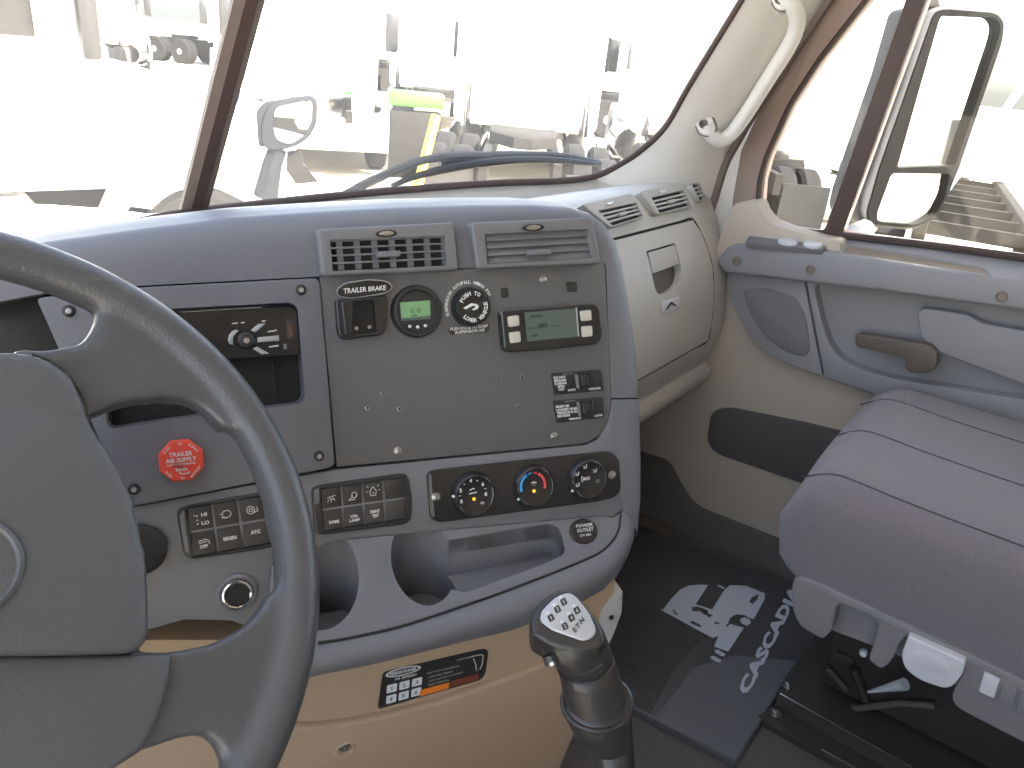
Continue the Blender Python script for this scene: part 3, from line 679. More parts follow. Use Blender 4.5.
# ---- trailer brake hand valve
t = thing('trailer_brake_lever', (361, 312), F, 'black trailer brake hand lever under its oval name plate', 'brake lever')
bz = pxprism(rr([(335.5, 300), (388, 295.5), (387, 326), (383, 335), (343, 340.5), (338, 334)], [3, 3, 5, 5, 5, 5], 4), F, .010, -.004, .004, 4)
bz = modded(bz, [], [pxcut(rr([(353, 302), (374, 300), (377, 332), (355, 334)], 2, 3), F, .010, -.002)])
put('housing', bz, M['gloss'], t)
put('lever', pxprism(rr([(341, 301), (353, 300), (352.5, 334), (345, 336.5)], 3, 3), F, .017, .004, .004, 4), M['gloss'], t)
put('slot', pxprism([(353, 302), (374, 300), (377, 332), (355, 334)], F, .0018, .0002), M['duct'], t)
for x, y in ((356.5, 328.5), (369.5, 327)): put('rivet', bm_lathe(BP(x, y, F, .0018), FN, [(.0022, 0), (.0018, .0012), (0, .0016)], 10), M['metal'], t)
npx = rr([(336.5, 290), (345, 283.5), (368, 280), (385, 281), (392, 285.5), (391, 289.5), (384, 293), (352, 298), (338.5, 296)], 5, 4)
put('plate_rim', bm_tube([BP(x, y, F, .0085) for x, y in npx], .0009, 6, closed=True), M['ventp'], t)
np_ = put('name_plate', pxprism(npx, F, .010, .003, .0015, 3), M['gloss'], t, label='oval plate lettered TRAILER BRAKE')
put('lettering', bm_text_px('TRAILER BRAKE', [(343.5, 288.5), (386, 285.2), (386, 289.8), (343.5, 293.8)], F, .0104), M['print'], np_)

# ---- round digital gauge
gc = (416, 311.5)
t = thing('digital_gauge', gc, F, 'round black gauge with a green lit display reading 0.0', 'gauge')
g3 = BP(*gc, F)
put('bezel', bm_lathe(g3, FN, [(.0285, -.004), (.0285, .003), (.0265, .0075), (.0235, .008), (.0215, .0045), (0, .0045)], 40), M['black'], t)
put('display', pxprism(rr([(400, 302.5), (430, 300.3), (430.5, 315.5), (401.5, 318.5)], 1, 2), F, .0056, .003), M['lcd'], t)
put('display_edge', pxprism([(401, 318.6), (430.5, 315.8), (430.8, 318.8), (401.5, 321)], F, .0054, .003), M['lcd2'], t)
for s, q in (('0', (410.2, 309.2)), ('0', (416.8, 308.6))):
    put('digit', bm_text_px(s, tq(q[0], q[1]-.6, q[0]+3.6, q[1]-.9, 5.0), F, .0058, .0), M['ink'], t)
put('decimal_point', pxprism([(414.9, 313), (415.8, 313), (415.8, 313.9), (414.9, 313.9)], F, .0058, .0054), M['ink'], t)
put('unit_bar', pxprism([(411.5, 315.2), (417, 314.7), (417, 315.7), (411.5, 316.2)], F, .0058, .0054), M['ink'], t)
for x, y in ((409.5, 326.5), (417.5, 327), (425, 325.7)):
    put('set_button', bm_lathe(BP(x, y, F, .004), FN, [(.0017, 0), (.0017, .0016), (.001, .002), (0, .002)], 12), M['print'], t, label='white set button')

# ---- suspension dump valve knob
vc = (469.5, 307)
t = thing('suspension_valve_knob', vc, F, 'round black push knob with white ring lettering LOWER VEHICLE', 'valve knob')
v3 = BP(*vc, F)
put('knob', bm_lathe(v3, FN, [(.0225, 0), (.0215, .008), (.019, .0115), (.0175, .012), (0, .012)], 36), M['gloss'], t)
kz = v3 + FN*.0124
put('lettering', bm_arc_text('PUSH TO', kz, E1, EUP, .0148, 152, 62, .0045), M['print'], t)
put('lettering', bm_arc_text('LOWER VEHICLE', kz, E1, EUP, .0146, 228, 372, .0045, inside=True), M['print'], t)
ar = [(463.5, 307.8), (468, 305.2), (471.5, 303.2), (477, 304.2), (479, 306.5), (477.5, 309), (474, 310.2), (471.8, 309.6), (474.5, 307.8), (475.8, 306.5), (474, 305.5), (470.5, 306.8), (466, 309.4)]
put('arrow_mark', pxprism(ar, F, .0126, .0122), M['print'], t)
put('pointer', pxprism([(452.8, 304.5), (454.3, 304.2), (457.6, 319.2), (456.1, 319.5)], F, .0012, 0), M['silver'], t)
put('scale_ring', bm_arc_text('SUSPENSION AUTOFILL 0-100 PSI', v3 + FN*.0013, E1, EUP, .0275, 196, 28, .0036), M['print'], t)
stk = tag(pxprism and put('dump_sticker', pxprism(rr([(449, 327.5), (489.5, 323.5), (489.5, 330.5), (486, 332.5), (451, 335), (449, 333)], 2, 3), F, .0012, 0), M['label']), 'small black sticker below the valve knob lettered PUSH KNOB TO DUMP SUSPENSION AIR', 'sticker')
put('lettering', bm_text_px('PUSH KNOB TO DUMP', [(450.5, 327.6), (488, 324.2), (488, 327.4), (450.5, 330.8)], F, .0014), M['print'], stk)
put('lettering', bm_text_px('SUSPENSION AIR', [(455, 331), (485, 328.2), (485, 331.4), (455, 334.2)], F, .0014), M['print'], stk)

# ---- driver information display
t = thing('driver_display', (551, 327), F, 'black driver display with a grey green screen and four beige buttons', 'display')
put('case', pxprism(rr([(501, 312), (595, 304), (600, 309), (602.5, 337), (598, 344), (545, 350), (507, 352.5), (504, 348)], [4, 5, 4, 6, 5, 0, 5, 4], 4), F, .012, -.003, .004, 4), M['gloss'], t)
scr = put('screen', pxprism([(524.5, 312.5), (575.5, 308.3), (578, 336.5), (527.5, 341.5)], F, .0124, .010), M['lcd2'], t)
put('bright_strip', pxprism([(575.8, 307.5), (577, 307.4), (579.3, 336), (577.8, 336.2)], F, .0127, .011), M['silver'], t)
put('case_edge', pxprism([(501.2, 312), (502.6, 311.6), (505.6, 347), (504.6, 347.5)], F, .0123, .008), M['vent'], t)
for q in ([(508, 316.5), (519, 315), (520, 326), (509.3, 327.3)], [(509.5, 332.5), (520.5, 331.2), (521.5, 342), (511, 343.5)], [(580.5, 311), (591.5, 309.8), (592.3, 320.3), (582, 321.3)], [(582, 326.5), (592.5, 325.6), (593, 336.2), (583, 337.2)]):
    put('menu_button', pxprism(rr(q, 2, 3), F, .0150, .011, .0012, 3), M['button'], t, label='beige menu button')
for q in ([(530, 315.5), (543, 314.3), (543, 316.8), (530, 318)], [(527.5, 328), (538, 327), (538, 328.3), (527.5, 329.3)], [(538, 324), (547, 322.5), (548, 327), (539.5, 328.5)], [(551, 325.8), (559, 325), (559, 326), (551, 326.8)], [(531, 334.8), (538, 334), (538, 336.2), (531, 337)]):
    put('screen_text', pxprism(q, F, .0127, .012), M['ink'], scr)

# ---- guarded rocker switches with their printed plates
def rocker_plate(q, lines, low, label):
    t = thing('rocker_switch', quadpt(q, .5, .5), F, label, 'switch')
    put('plate', pxprism(rr(q, 1, 2), F, .0022, -.001, .0005, 2), M['label'], t)
    for s, u0, u1, v in lines:
        put('lettering', bm_text_px(s, sub(q, u0, v, u1, v+.115), F, .0025, .05), M['print'], t)
    for s, u0, u1, v in low:
        put('lettering', bm_text_px(s, sub(q, u0, v, u1, v+.10), F, .0025, .05), M['print'], t)
    put('guard', pxprism(rr(sub(q, .50, .16, .80, .78), 1.5, 3), F, .0055, .001, .0015, 3), M['gloss'], t)
    put('rocker', pxprism(rr(sub(q, .58, .20, .74, .74), 1.2, 2), F, .009, .003, .002, 3), M['black'], t)
    put('guard_edge', pxprism(sub(q, .495, .16, .525, .80), F, .0075, .002, .0006, 2), M['vent'], t)
    put('top_mark', pxprism(sub(q, .22, .04, .44, .09), F, .0025, .001), M['vent'], t)
rocker_plate([(551.5, 373.5), (601, 369.5), (604, 390.5), (555, 395)], [('DO NOT', .03, .27, .15), ('ENGAGE', .03, .27, .29), ('DURING', .03, .27, .43), ('SPIN', .08, .22, .57), ('OUT', .09, .21, .71)], [('LOCK', .28, .44, .78), ('UNLOCK', .70, .95, .82)], 'upper black rocker switch plate lettered DO NOT ENGAGE DURING SPIN OUT')
rocker_plate([(553.5, 401), (603, 397), (604.5, 417.5), (557, 423)], [('MUST BE', .03, .30, .22), ('LOCKED WHEN', .03, .49, .37), ('VEHICLE IS IN', .03, .45, .51), ('MOTION', .03, .29, .65)], [('UNLOCK', .26, .52, .84), ('LOCK', .80, .97, .82)], 'lower black rocker switch plate lettered MUST BE LOCKED WHEN VEHICLE IS IN MOTION')

# ---- heater and ventilation panel
t = thing('climate_panel', (525, 487), F, 'gloss black heater panel with three round dials under the accessory plate', 'control panel')
put('panel', pxprism(rr([(427, 473), (436, 470), (605, 451.5), (614, 452.5), (619.5, 460), (621.5, 488), (617, 497), (600, 501.5), (440, 523), (431, 519)], [6, 4, 4, 6, 4, 6, 6, 4, 5, 5], 4), F, .004, -.006, .002, 3), M['gloss'], t)
put('panel_edge', pxprism([(429.5, 475), (431, 474.5), (434.5, 516), (433, 517)], F, .0046, .002), M['vent'], t)
for x, y in ((436, 497), (612, 475)): screw(BP(x, y, F, .004), FN, .0042, t)
for cx, cy, lb in ((473, 494, 'fan speed dial'), (533, 486, 'temperature dial with blue and red arcs'), (586.5, 478.5, 'air direction dial')):
    c = BP(cx, cy, F, .004)
    put('dial', bm_lathe(c, FN, [(.0262, 0), (.0258, .002), (.0232, .0075), (.022, .0085), (.0205, .0075), (0, .0065)], 40), M['gloss'], t, label=lb)
DZ = .0122
def dial_pts(cx, cy, r, a): 
    c = BP(cx, cy, F, DZ); return c + E1*(r*math.cos(rad(a))) + EUP*(r*math.sin(rad(a)))
def arc_band(cx, cy, r0, r1, a0, a1, n=10):
    bm = bmesh.new(); A = [bm.verts.new(dial_pts(cx, cy, r0, a0+(a1-a0)*k/n)) for k in range(n+1)]; B = [bm.verts.new(dial_pts(cx, cy, r1, a0+(a1-a0)*k/n)) for k in range(n+1)]
    for k in range(n): bm.faces.new((A[k], A[k+1], B[k+1], B[k]))
    return bm
def dial_text(s, cx, cy, r, a, h, wd):
    c = dial_pts(cx, cy, r, a); return bm_text_quad(s, [c-E1*wd/2+EUP*h/2, c+E1*wd/2+EUP*h/2, c+E1*wd/2-EUP*h/2, c-E1*wd/2-EUP*h/2], .03)
for s, a in (('0', 205), ('2', 157), ('4', 97), ('6', 38), ('8', -8)):
    put('numeral', dial_text(s, 473, 494, .0155, a, .0044, .0032), M['print'], t)
for a in (180, 128, 68, 15): put('tick', dial_text('-', 473, 494, .0155, a, .0009, .0022), M['print'], t)
put('fan_mark', dial_text('*', 473, 494, .0165, -50, .005, .005), M['print'], t)
rc = bm_tube([dial_pts(473, 493, .004, a) + EUP*.001 for a in (150, 120, 90, 60)], .0006, 6)
put('recirculation_mark', join(rc, bm_tube([dial_pts(473, 493, .0046, 185), dial_pts(473, 493, .0046, 5)], .0006, 6)), M['print'], t)
put('arc_blue', arc_band(533, 486, .0138, .0168, 198, 118), M['blue'], t); put('arc_red', arc_band(533, 486, .0138, .0168, 62, -18), M['redp'], t)
for a, mm in ((108, 'blue'), (98, 'blue'), (82, 'redp'), (72, 'redp')): put('arc_dash', arc_band(533, 486, .0142, .0166, a+3, a-3, 2), M[mm], t)
put('snow_mark', dial_text('*', 533, 484, .001, 0, .007, .007), M['print'], t)
for cx, cy in ((473, 494), (533, 486)):
    put('lamp', bm_lathe(BP(cx+1.0, cy+5.0, F, DZ-.001), FN, [(.0020, 0), (.0017, .0010), (0, .0013)], 12), M['amber'], t, label='amber indicator lamp')
put('lettering', dial_text('MAX', 586.5, 478.5, .0, 0, .0042, .0095), M['print'], t)
put('bracket_mark', arc_band(586.5, 478.5, .0062, .0070, 215, 145), M['print'], t)
for a in (208, 152, 96, 33):
    c = dial_pts(586.5, 478.5, .0140, a) + E1*.001
    put('seat_mark', join(bm_lathe(c + E1*.0012 + EUP*.0022, FN, [(.0008, 0), (0, .0004)], 8), bm_tube([c + E1*.0012 + EUP*.0012, c + E1*.0002 - EUP*.0012, c - E1*.003 - EUP*.001], .0006, 5), bm_tube([c - E1*.0034 + EUP*.0014, c - E1*.001 + EUP*.0012], .0004, 5)), M['print'], t)
put('demist_mark', dial_text('=', 586.5, 478.5, .0158, -18, .0035, .0045), M['vent'], t)
for cx, cy, a in ((473, 494, 180), (533, 486, 217), (586.5, 478.5, 215)):
    p = dial_pts(cx, cy, .0225, a) - FN*.002
    put('pointer', bm_lathe(p, FN, [(.0016, -.001), (.0016, .0008), (0, .0012)], 10), M['print'], t)

# ---- switch banks
def switch_bank(outer, grid, cols, left_edge, legends, label, cat='switch panel'):
    t = thing('switch_bank', quadpt(outer, .5, .5), F, label, cat)
    fr = pxprism(rr(outer, 7, 5), F, .003, -.012, .002, 3)
    put('bezel', modded(fr, [], [pxcut(grid, F, .003, -.003)]), M['black'], t)
    put('bezel_edge', pxprism(rr(left_edge, 1, 2), F, .0042, .001, .0006, 2), M['vent'], t)
    for i in range(2):
        for j in range(cols):
            q = sub(grid, j/cols+.012, i/2+.02, (j+1)/cols-.012, (i+1)/2-.02)
            up, dn = (.0025, .0005) if i == 0 else (.0005, .0030)
            f = [BP(*q[0], F, up), BP(*q[1], F, up), BP(*q[2], F, dn), BP(*q[3], F, dn)]
            sw = put('rocker', bm_prism(f, -FN*.005, .0009, 2), M['switch'], t)
            off = (up+dn)/2 + .0006
            for kind, a in legends.get((i, j), []):
                if kind == 'text':
                    s, u0, v0, u1, v1 = a; qq = sub(q, u0, v0, u1, v1)
                    fo = lambda v: up + (dn-up)*v + .0004
                    put('legend', bm_text_quad(s, [BP(*qq[0], F, fo(v0)), BP(*qq[1], F, fo(v0)), BP(*qq[2], F, fo(v1)), BP(*qq[3], F, fo(v1))], .04), M['print'], sw)
                elif kind == 'line':
                    ps = [BP(*quadpt(q, u, v), F, up + (dn-up)*v + .0004) for u, v in a]
                    put('symbol', bm_tube(ps, .00042, 5), M['print'], sw)
                elif kind == 'dot':
                    u, v = a; put('symbol', bm_lathe(BP(*quadpt(q, u, v), F, up + (dn-up)*v), FN, [(.0009, 0), (.0008, .0006), (0, .0007)], 8), M['print'], sw)
    return t
ringp = lambda cu, cv, ru, rv, n=10, a0=0, a1=360: [(cu + ru*math.cos(rad(a0+(a1-a0)*k/n)), cv + rv*math.sin(rad(a0+(a1-a0)*k/n))) for k in range(n+1)]
L1 = {(0, 0): [('text', ('HI', .55, .30, .80, .46)), ('text', ('LO', .52, .66, .86, .82)), ('dot', (.36, .40)), ('dot', (.36, .58)), ('dot', (.36, .74)), ('line', [(.24, .40), (.28, .33)])],
      (0, 1): [('line', ringp(.52, .52, .20, .16, 8, 200, 520)), ('line', [(.22, .5), (.38, .5)]), ('line', [(.28, .64), (.50, .70)])],
      (0, 2): [('line', ringp(.45, .52, .17, .17, 10)), ('line', ringp(.45, .52, .08, .08, 6)), ('line', [(.55, .66), (.75, .60), (.72, .44)])],
      (1, 0): [('line', [(.30, .42), (.60, .36), (.74, .44), (.74, .60)]), ('line', [(.30, .50), (.66, .46)]), ('text', ('OFF', .32, .58, .66, .74))],
      (1, 1): [('text', ('REGEN', .24, .42, .80, .58))], (1, 2): [('text', ('ATC', .30, .34, .72, .50))]}
switch_bank([(176, 510), (186, 506), (258, 493), (290, 489), (300, 540), (264, 549.5), (192, 560), (184, 556)], [(186, 507.5), (288, 491), (297, 539), (192, 557.5)], 4, [(180, 515), (184.5, 510), (186, 530), (190, 554), (186, 552), (181.5, 530)], L1, 'bank of black rocker switches behind the wheel rim with HI, LO and ATC legends')
L2 = {(0, 0): [('line', [(.28, .48), (.72, .40)]), ('line', [(.34, .58), (.30, .70)]), ('line', [(.48, .58), (.48, .72)]), ('line', [(.62, .54), (.68, .66)]), ('line', ringp(.5, .5, .1, .07, 6, 0, 180))],
      (0, 1): [('line', ringp(.60, .52, .13, .15, 9)), ('line', [(.47, .60), (.30, .76), (.62, .74)])],
      (0, 2): [('line', [(.50, .22), (.32, .46), (.36, .68), (.62, .68), (.66, .44), (.50, .22)]), ('line', [(.2, .46), (.12, .46)]), ('line', [(.78, .44), (.88, .44)]), ('line', [(.26, .26), (.18, .18)]), ('line', [(.74, .24), (.82, .16)]), ('line', [(.48, .5), (.52, .6)])],
      (1, 0): [('text', ('DOME', .28, .56, .82, .72))], (1, 1): [('text', ('UTIL', .34, .44, .74, .58)), ('text', ('LAMP', .26, .64, .82, .78))], (1, 2): [('text', ('DRNT', .28, .34, .78, .50)), ('text', ('TEST', .36, .56, .72, .72))]}
switch_bank([(311, 489), (318, 485.5), (402, 473.5), (409, 476), (412.5, 500), (412, 519), (406, 524.5), (322, 535.5), (315, 533)], [(320, 488.5), (404, 477), (406.5, 519), (323.5, 531.5)], 4, [(314, 490.5), (319, 488.5), (320, 503), (315, 505)], L2, 'bank of black rocker switches right of the wheel rim lettered DOME and UTIL LAMP')

# ---- trailer air supply knob: red octagon
oc = (181.3, 461)
t = thing('trailer_air_knob', oc, F, 'red octagonal push pull knob lettered TRAILER AIR SUPPLY', 'valve knob')
o3 = BP(*oc, F, .012)
octp = [o3 + E1*(.0212*math.cos(rad(22.5+45*k))) + EUP*(.0212*math.sin(rad(22.5+45*k))) for k in range(8)]
put('stem', bm_lathe(BP(*oc, F), FN, [(.008, 0), (.008, .012)], 16), M['metal'], t)
put('button', bm_prism([p for p in octp], -FN*.009, .0018, 3), M['red'], t)
rim = [o3 + FN*.0002 + E1*(.0222*math.cos(rad(22.5+45*k))) + EUP*(.0222*math.sin(rad(22.5+45*k))) for k in range(8)]
def flat_q(cx, cy, wd, h, c=o3, up=EUP, e=E1, off=.0004):
    p = c + e*cx + up*cy + FN*off; return [p-e*wd/2+up*h/2, p+e*wd/2+up*h/2, p+e*wd/2-up*h/2, p-e*wd/2-up*h/2]
for s, cy, wd, h in (('TRAILER', .0068, .0205, .0042), ('AIR SUPPLY', .0012, .027, .0042), ('NOT FOR PARKING', -.0030, .025, .0020)):
    put('lettering', bm_text_quad(s, flat_q(0, cy, wd, h)), M['print'], t)
put('maker_mark', bm_text_quad('Bendix', flat_q(.000, -.0078, .0105, .0036)), M['print'], t)
put('maker_swoosh', bm_tube([o3 + FN*.0006 + E1*(.002+.005*math.cos(rad(a))) + EUP*(-.0108+.0018*math.sin(rad(a))) for a in (150, 210, 260, 310, 360)], .0006, 5), M['print'], t)
for s, a in (('PUSH', 135), ('TO', 90), ('SUPPLY', 45), ('PULL', 225), ('TO', 270), ('EXHAUST', 315)):
    rdv = E1*math.cos(rad(a)) + EUP*math.sin(rad(a)); tg = E1*math.sin(rad(a)) - EUP*math.cos(rad(a))
    if a > 180: rdv2, tg = -rdv, -tg
    else: rdv2 = rdv
    p = o3 + rdv*.0165 + FN*.0004; wd = .0019*len(s); h = .0024
    put('rim_lettering', bm_text_quad(s, [p-tg*wd/2+rdv2*h/2, p+tg*wd/2+rdv2*h/2, p+tg*wd/2-rdv2*h/2, p-tg*wd/2-rdv2*h/2]), M['print'], t)

# ---- lighter socket, key switch, power outlet cap
t = thing('lighter_socket', (237, 593), F, 'round chrome rimmed lighter socket behind the steering wheel', 'socket')
l3 = BP(237, 593, F)
put('collar', bm_lathe(l3, FN, [(.0200, -.002), (.0200, .002), (.0175, .004), (.0165, .004), (.0155, .003)], 32), M['dash_low'], t)
put('chrome_ring', bm_tube([l3 + FN*.005 + E1*(.0134*math.cos(2*math.pi*k/32)) + EUP*(.0134*math.sin(2*math.pi*k/32)) for k in range(32)], .0017, 8, closed=True), M['chrome'], t)
put('barrel', bm_lathe(l3, FN, [(.0124, .003), (.0124, .0036), (0, .0036)], 24), M['duct'], t)
put('round_knob', bm_lathe(BP(140, 549, F), FN, [(.024, -.002), (.024, .006), (.018, .010), (0, .011)], 28), M['black'], dash, 'dark round knob half hidden by the wheel hub')
OUTP = (BP(585, 532, F, .004), (FN*.8 + Vector((0, 0, .35))).normalized())
t = empty('power_outlet_cap', BP(585, 532, F), 'round black power outlet cap at the right end of the shelf', 'socket cap')
put('collar', pxprism(circle_px(584, 533, 17.5, 15.5, 30, -.1), OUTP, .003, -.02, .002, 3), M['dash_low'], t)
put('cap', pxprism(circle_px(584.5, 531.5, 14.2, 13.2, 30, -.1), OUTP, .008, -.004, .003, 4), M['gloss'], t)
for s, q in (('POWER', [(576, 524.5), (593, 522.5), (593, 526), (576, 528)]), ('OUTLET', [(577, 529), (593.5, 527), (593.5, 530.6), (577, 532.6)]), ('12V 20A', [(580, 534.5), (591.5, 533), (591.5, 535.4), (580, 536.8)])):
    put('lettering', bm_text_px(s, q, OUTP, .0084), M['print'], t)

# ---- decal on the kick panel
dq = [(381, 673), (488, 649.5), (484.5, 679), (379, 709)]
KP = (K[0] + K[1]*.0004, K[1])
t = put('shift_decal', pxprism(rr([(383, 672.5), (484, 649), (488.5, 651), (485.5, 674), (481, 680), (379.5, 709), (378, 707)], [5, 4, 3, 4, 3, 2, 2], 4), K, .0012, -.001), M['label'])
tag(t, 'black transmission decal with white shift squares and an orange warning bar on the tan panel', 'sticker')
Z = .0016
put('logo_oval', pxprism([quadpt(dq, .21+.165*math.cos(a), .10+.115*math.sin(a)) for a in (2*math.pi*k/28 for k in range(28))], K, Z, .0012), M['print'], t)
put('logo_field', pxprism([quadpt(dq, .21+.145*math.cos(a), .10+.085*math.sin(a)) for a in (2*math.pi*k/28 for k in range(28))], K, Z+.0002, .0014), M['label'], t)
put('logo_lettering', bm_text_px('FREIGHTLINER', sub(dq, .085, .055, .335, .145), K, Z+.0005, .03), M['print'], t)
put('lettering', bm_text_px('10 SPEED', sub(dq, .14, .24, .34, .31), K, Z), M['print'], t)
for i in range(2):
    for j in range(3):
        u, v = .065 + j*.118, .40 + i*.30
        s = put('shift_square', pxprism(rr(sub(dq, u, v, u+.095, v+.225), 1, 2), K, Z, .0012), M['print'], t)
        put('square_text', bm_text_px(str(i*3+j+1), sub(dq, u+(.042 if i+j == 0 else .03), v+.06, u+(.052 if i+j == 0 else .06), v+.17), K, Z+.0003), M['vent'], s)
for s, u0, u1, v in (('ROADRANGER', .72, .84, .10), ('SHIFT WITH CARE BELOW', .44, .74, .30), ('LIMITED SPEED', .46, .68, .43), ('USE CLUTCH TO START', .46, .78, .55), ('READ MANUAL', .46, .66, .67)):
    put('fine_print', bm_text_px(s, sub(dq, u0, v, u1, v+.055), K, Z, .0), M['button'], t)
put('orange_bar', pxprism(sub(dq, .385, .79, .66, .97), K, Z, .0012), M['orange'], t)
put('red_bar', pxprism(sub(dq, .675, .76, .94, .95), K, Z, .0012), M['brownp'], t)
hp = [quadpt(dq, u, v) for u, v in ((.84, .12), (.90, .12), (.955, .16), (.96, .45), (.945, .62))]
put('shift_diagram', bm_tube(smooth_path([BP(x, y, K, Z) for x, y in hp], 4), .0007, 5), M['button'], t)
put('shift_diagram', bm_tube([BP(*quadpt(dq, u, v), K, Z) for u, v in ((.87, .2), (.90, .42), (.91, .62))], .0007, 5), M['button'], t)

# ================================================================== STEERING WHEEL
WC = Vector((-.4697, .4358, .7314)); WA = rad(41.77)
WN = Vector((0, -math.cos(WA), math.sin(WA))); _wu, _ww = Vector((1, 0, 0)), Vector((0, math.sin(WA), math.cos(WA)))
WT = rad(-18)                                    # the wheel is turned a little to the right
WU = _wu*math.cos(WT) + _ww*math.sin(WT); WW = _ww*math.cos(WT) - _wu*math.sin(WT)
WP = (WC, WN)
def w2(px, py, off=0.0):
    p = BP(px, py, WP, off) - WC; return (p.dot(WU), p.dot(WW))
def w3(u, v, h=0.0): return WC + WU*u + WW*v + WN*h
wheel = empty('steering_wheel', w3(0, 0, -.12), 'black grained four spoke steering wheel with padded hub at the driver side', 'steering wheel')
def wprism(pts, h1, h0, bev, seg=3, mirror=False):
    q = [(-u, v) for u, v in pts][::-1] if mirror else pts
    return bm_prism([w3(u, v, h1) for u, v in q], WN*(h0-h1), bev, seg)
rim = bm_tube([w3(.2125*math.cos(2*math.pi*k/96), .2125*math.sin(2*math.pi*k/96)) for k in range(96)], .0165, 16, closed=True)
usp = [w2(*p, .004) for p in ((10, 349), (55, 349.5), (80, 344), (91, 331), (97, 316), (112, 306), (150, 322), (185, 350), (218, 392), (232, 428), (222, 428), (206, 410), (190, 400), (162, 397), (120, 404), (88, 418), (20, 428))]
lsp = [w2(*p, .004) for p in ((100, 652), (175, 651), (215, 643), (247, 626), (264, 606), (272, 590), (292, 596), (300, 640), (280, 700), (245, 770), (228, 768), (218, 745), (207, 733), (182, 737), (150, 748), (100, 765))]
parts_ = [rim]
for mir in (False, True):
    parts_ += [wprism(usp, .006, -.012, 0, 3, mir), wprism(lsp, .006, -.012, 0, 3, mir)]
hubcore = bm_lathe(w3(0, -.02, -.03), WN, [(.10, 0), (.11, .015), (.10, .03)], 32)
rimbm = modded(join(*parts_, hubcore), [('REMESH', dict(mode='VOXEL', voxel_size=.003)), ('SMOOTH', dict(factor=.5, iterations=20))])
put('rim_and_spokes', rimbm, M['wheel'], wheel, label='grained black rim with its spokes', ang=180)
def sym(pxs, off):
    r = [w2(*p, off) for p in pxs]; return r + [(-u, v) for u, v in r[::-1]]
padpx = [(-80, 353), (-50, 350), (0, 349), (30, 350.5), (52, 358), (72, 374), (84, 396), (90, 420), (100, 436), (118, 466), (134, 504), (145, 548), (150, 596), (150, 628), (147, 644), (138, 652), (100, 653.5), (50, 654.5), (0, 655), (-40, 656), (-80, 657)]
r = [w2(*p, .018) for p in padpx]; r = [(u, v) for u, v in r if u > .002]
padpoly = [(-u, v) for u, v in r[::-1]] + r
pad = modded(wprism(padpoly, .014, -.02, 0), [('REMESH', dict(mode='VOXEL', voxel_size=.0035)), ('SMOOTH', dict(factor=.5, iterations=14))])
# slight dome towards the middle
for v_ in pad.verts:
    d = v_.co - WC; u_, w_ = d.dot(WU), d.dot(WW)
    if d.dot(WN) > 0: v_.co += WN*(.014*max(0, 1-(u_/.15)**2)*max(0, 1-((w_+.0)/.15)**2))
put('hub_pad', pad, M['pad'], wheel, label='padded grained hub cover', ang=180)
capx = [(-80, 353), (-50, 350), (0, 349), (30, 350.5), (52, 358), (72, 374), (84, 395), (89, 417), (70, 421), (30, 415), (-20, 414), (-60, 418), (-100, 425)]
r = [w2(*p, .024) for p in capx]; r = [(u, v) for u, v in r if u > .002]
cap = modded(wprism([(-u, v) for u, v in r[::-1]] + r, .022, .0, 0), [('REMESH', dict(mode='VOXEL', voxel_size=.003)), ('SMOOTH', dict(factor=.5, iterations=10))])
put('hub_top_cap', cap, M['pad'], wheel, label='raised upper edge of the hub cover', ang=180)
seam1 = [w2(*p, .014) for p in ((34, 350.5), (52, 358), (72, 374), (86, 396), (91, 424))]
for s_ in (1, -1):
    put('hub_seam', bm_tube(smooth_path([w3(s_*u, v, .0075) for u, v in seam1], 5), .0016, 6), M['rubber'], wheel)
lowpx = [(-80, 657), (-40, 656), (0, 655), (60, 655), (147, 654), (172.5, 653), (170, 676), (164, 704), (152, 734), (140, 752), (118, 766), (80, 790), (40, 800), (0, 815), (-60, 830)]
r = [w2(*p, .012) for p in lowpx]; r = [(u, v) for u, v in r if u > .002]
put('hub_lower_cover', wprism([(-u, v) for u, v in r[::-1]] + r, .014, -.02, .004, 3), M['pad'], wheel, label='lower hub cover below the pad', ang=50)
emc = w3(0, .0, .026)
put('emblem', bm_lathe(emc, WN, [(.034, -.008), (.034, .003), (.0315, .0045), (.030, .003), (0, .003)], 40, WU, 1.0, .9), M['pad'], wheel, label='oval emblem boss in the hub')
put('column', bm_lathe(w3(0, -.02, -.028), -WN, [(.07, 0), (.075, .10), (.06, .22), (.055, .30)], 24), M['black'], wheel)

# ================================================================== GEAR SHIFTER
PK = CAM + ray(566, 618)*.57
IN_ = (-FW*.50 + Vector((0, 0, .80))).normalized()
IP = (PK, IN_); SP = (PK, -(FW + Vector((0, 0, .15))).normalized())
sh = empty('gear_shifter', (.09, .34, .0), 'black floor gear shifter with a silver topped knob in front of the kick panel', 'shifter')
def sil(l, r_, k=.85):
    a = BP(*l, SP); b = BP(*r_, SP); return (a+b)/2, (b-a)/2
def loft_sil(pairs, n=24, depth=.85):
    rows = []
    for l, r_ in pairs:
        c, h = sil(l, r_); dv = h.normalized().cross(SP[1]).cross(h.normalized()).normalized()
        # tilt the ring so that it is seen from above
        dv = (SP[1]*.80 + Vector((0, 0, 0)) - (RT*0)).normalized() if False else SP[1]
        rows.append([c + h*math.cos(2*math.pi*k/n) + (dv*.78 + DN*.60).normalized()*(h.length*depth*math.sin(2*math.pi*k/n)) for k in range(n)])
    bm = bm_grid(rows, closed=True)
    bm.verts.ensure_lookup_table(); N = len(rows)
    bm.faces.new([bm.verts[k] for k in range(n)]); bm.faces.new([bm.verts[(N-1)*n+k] for k in range(n)])
    bmesh.ops.recalc_face_normals(bm, faces=bm.faces[:]); return bm
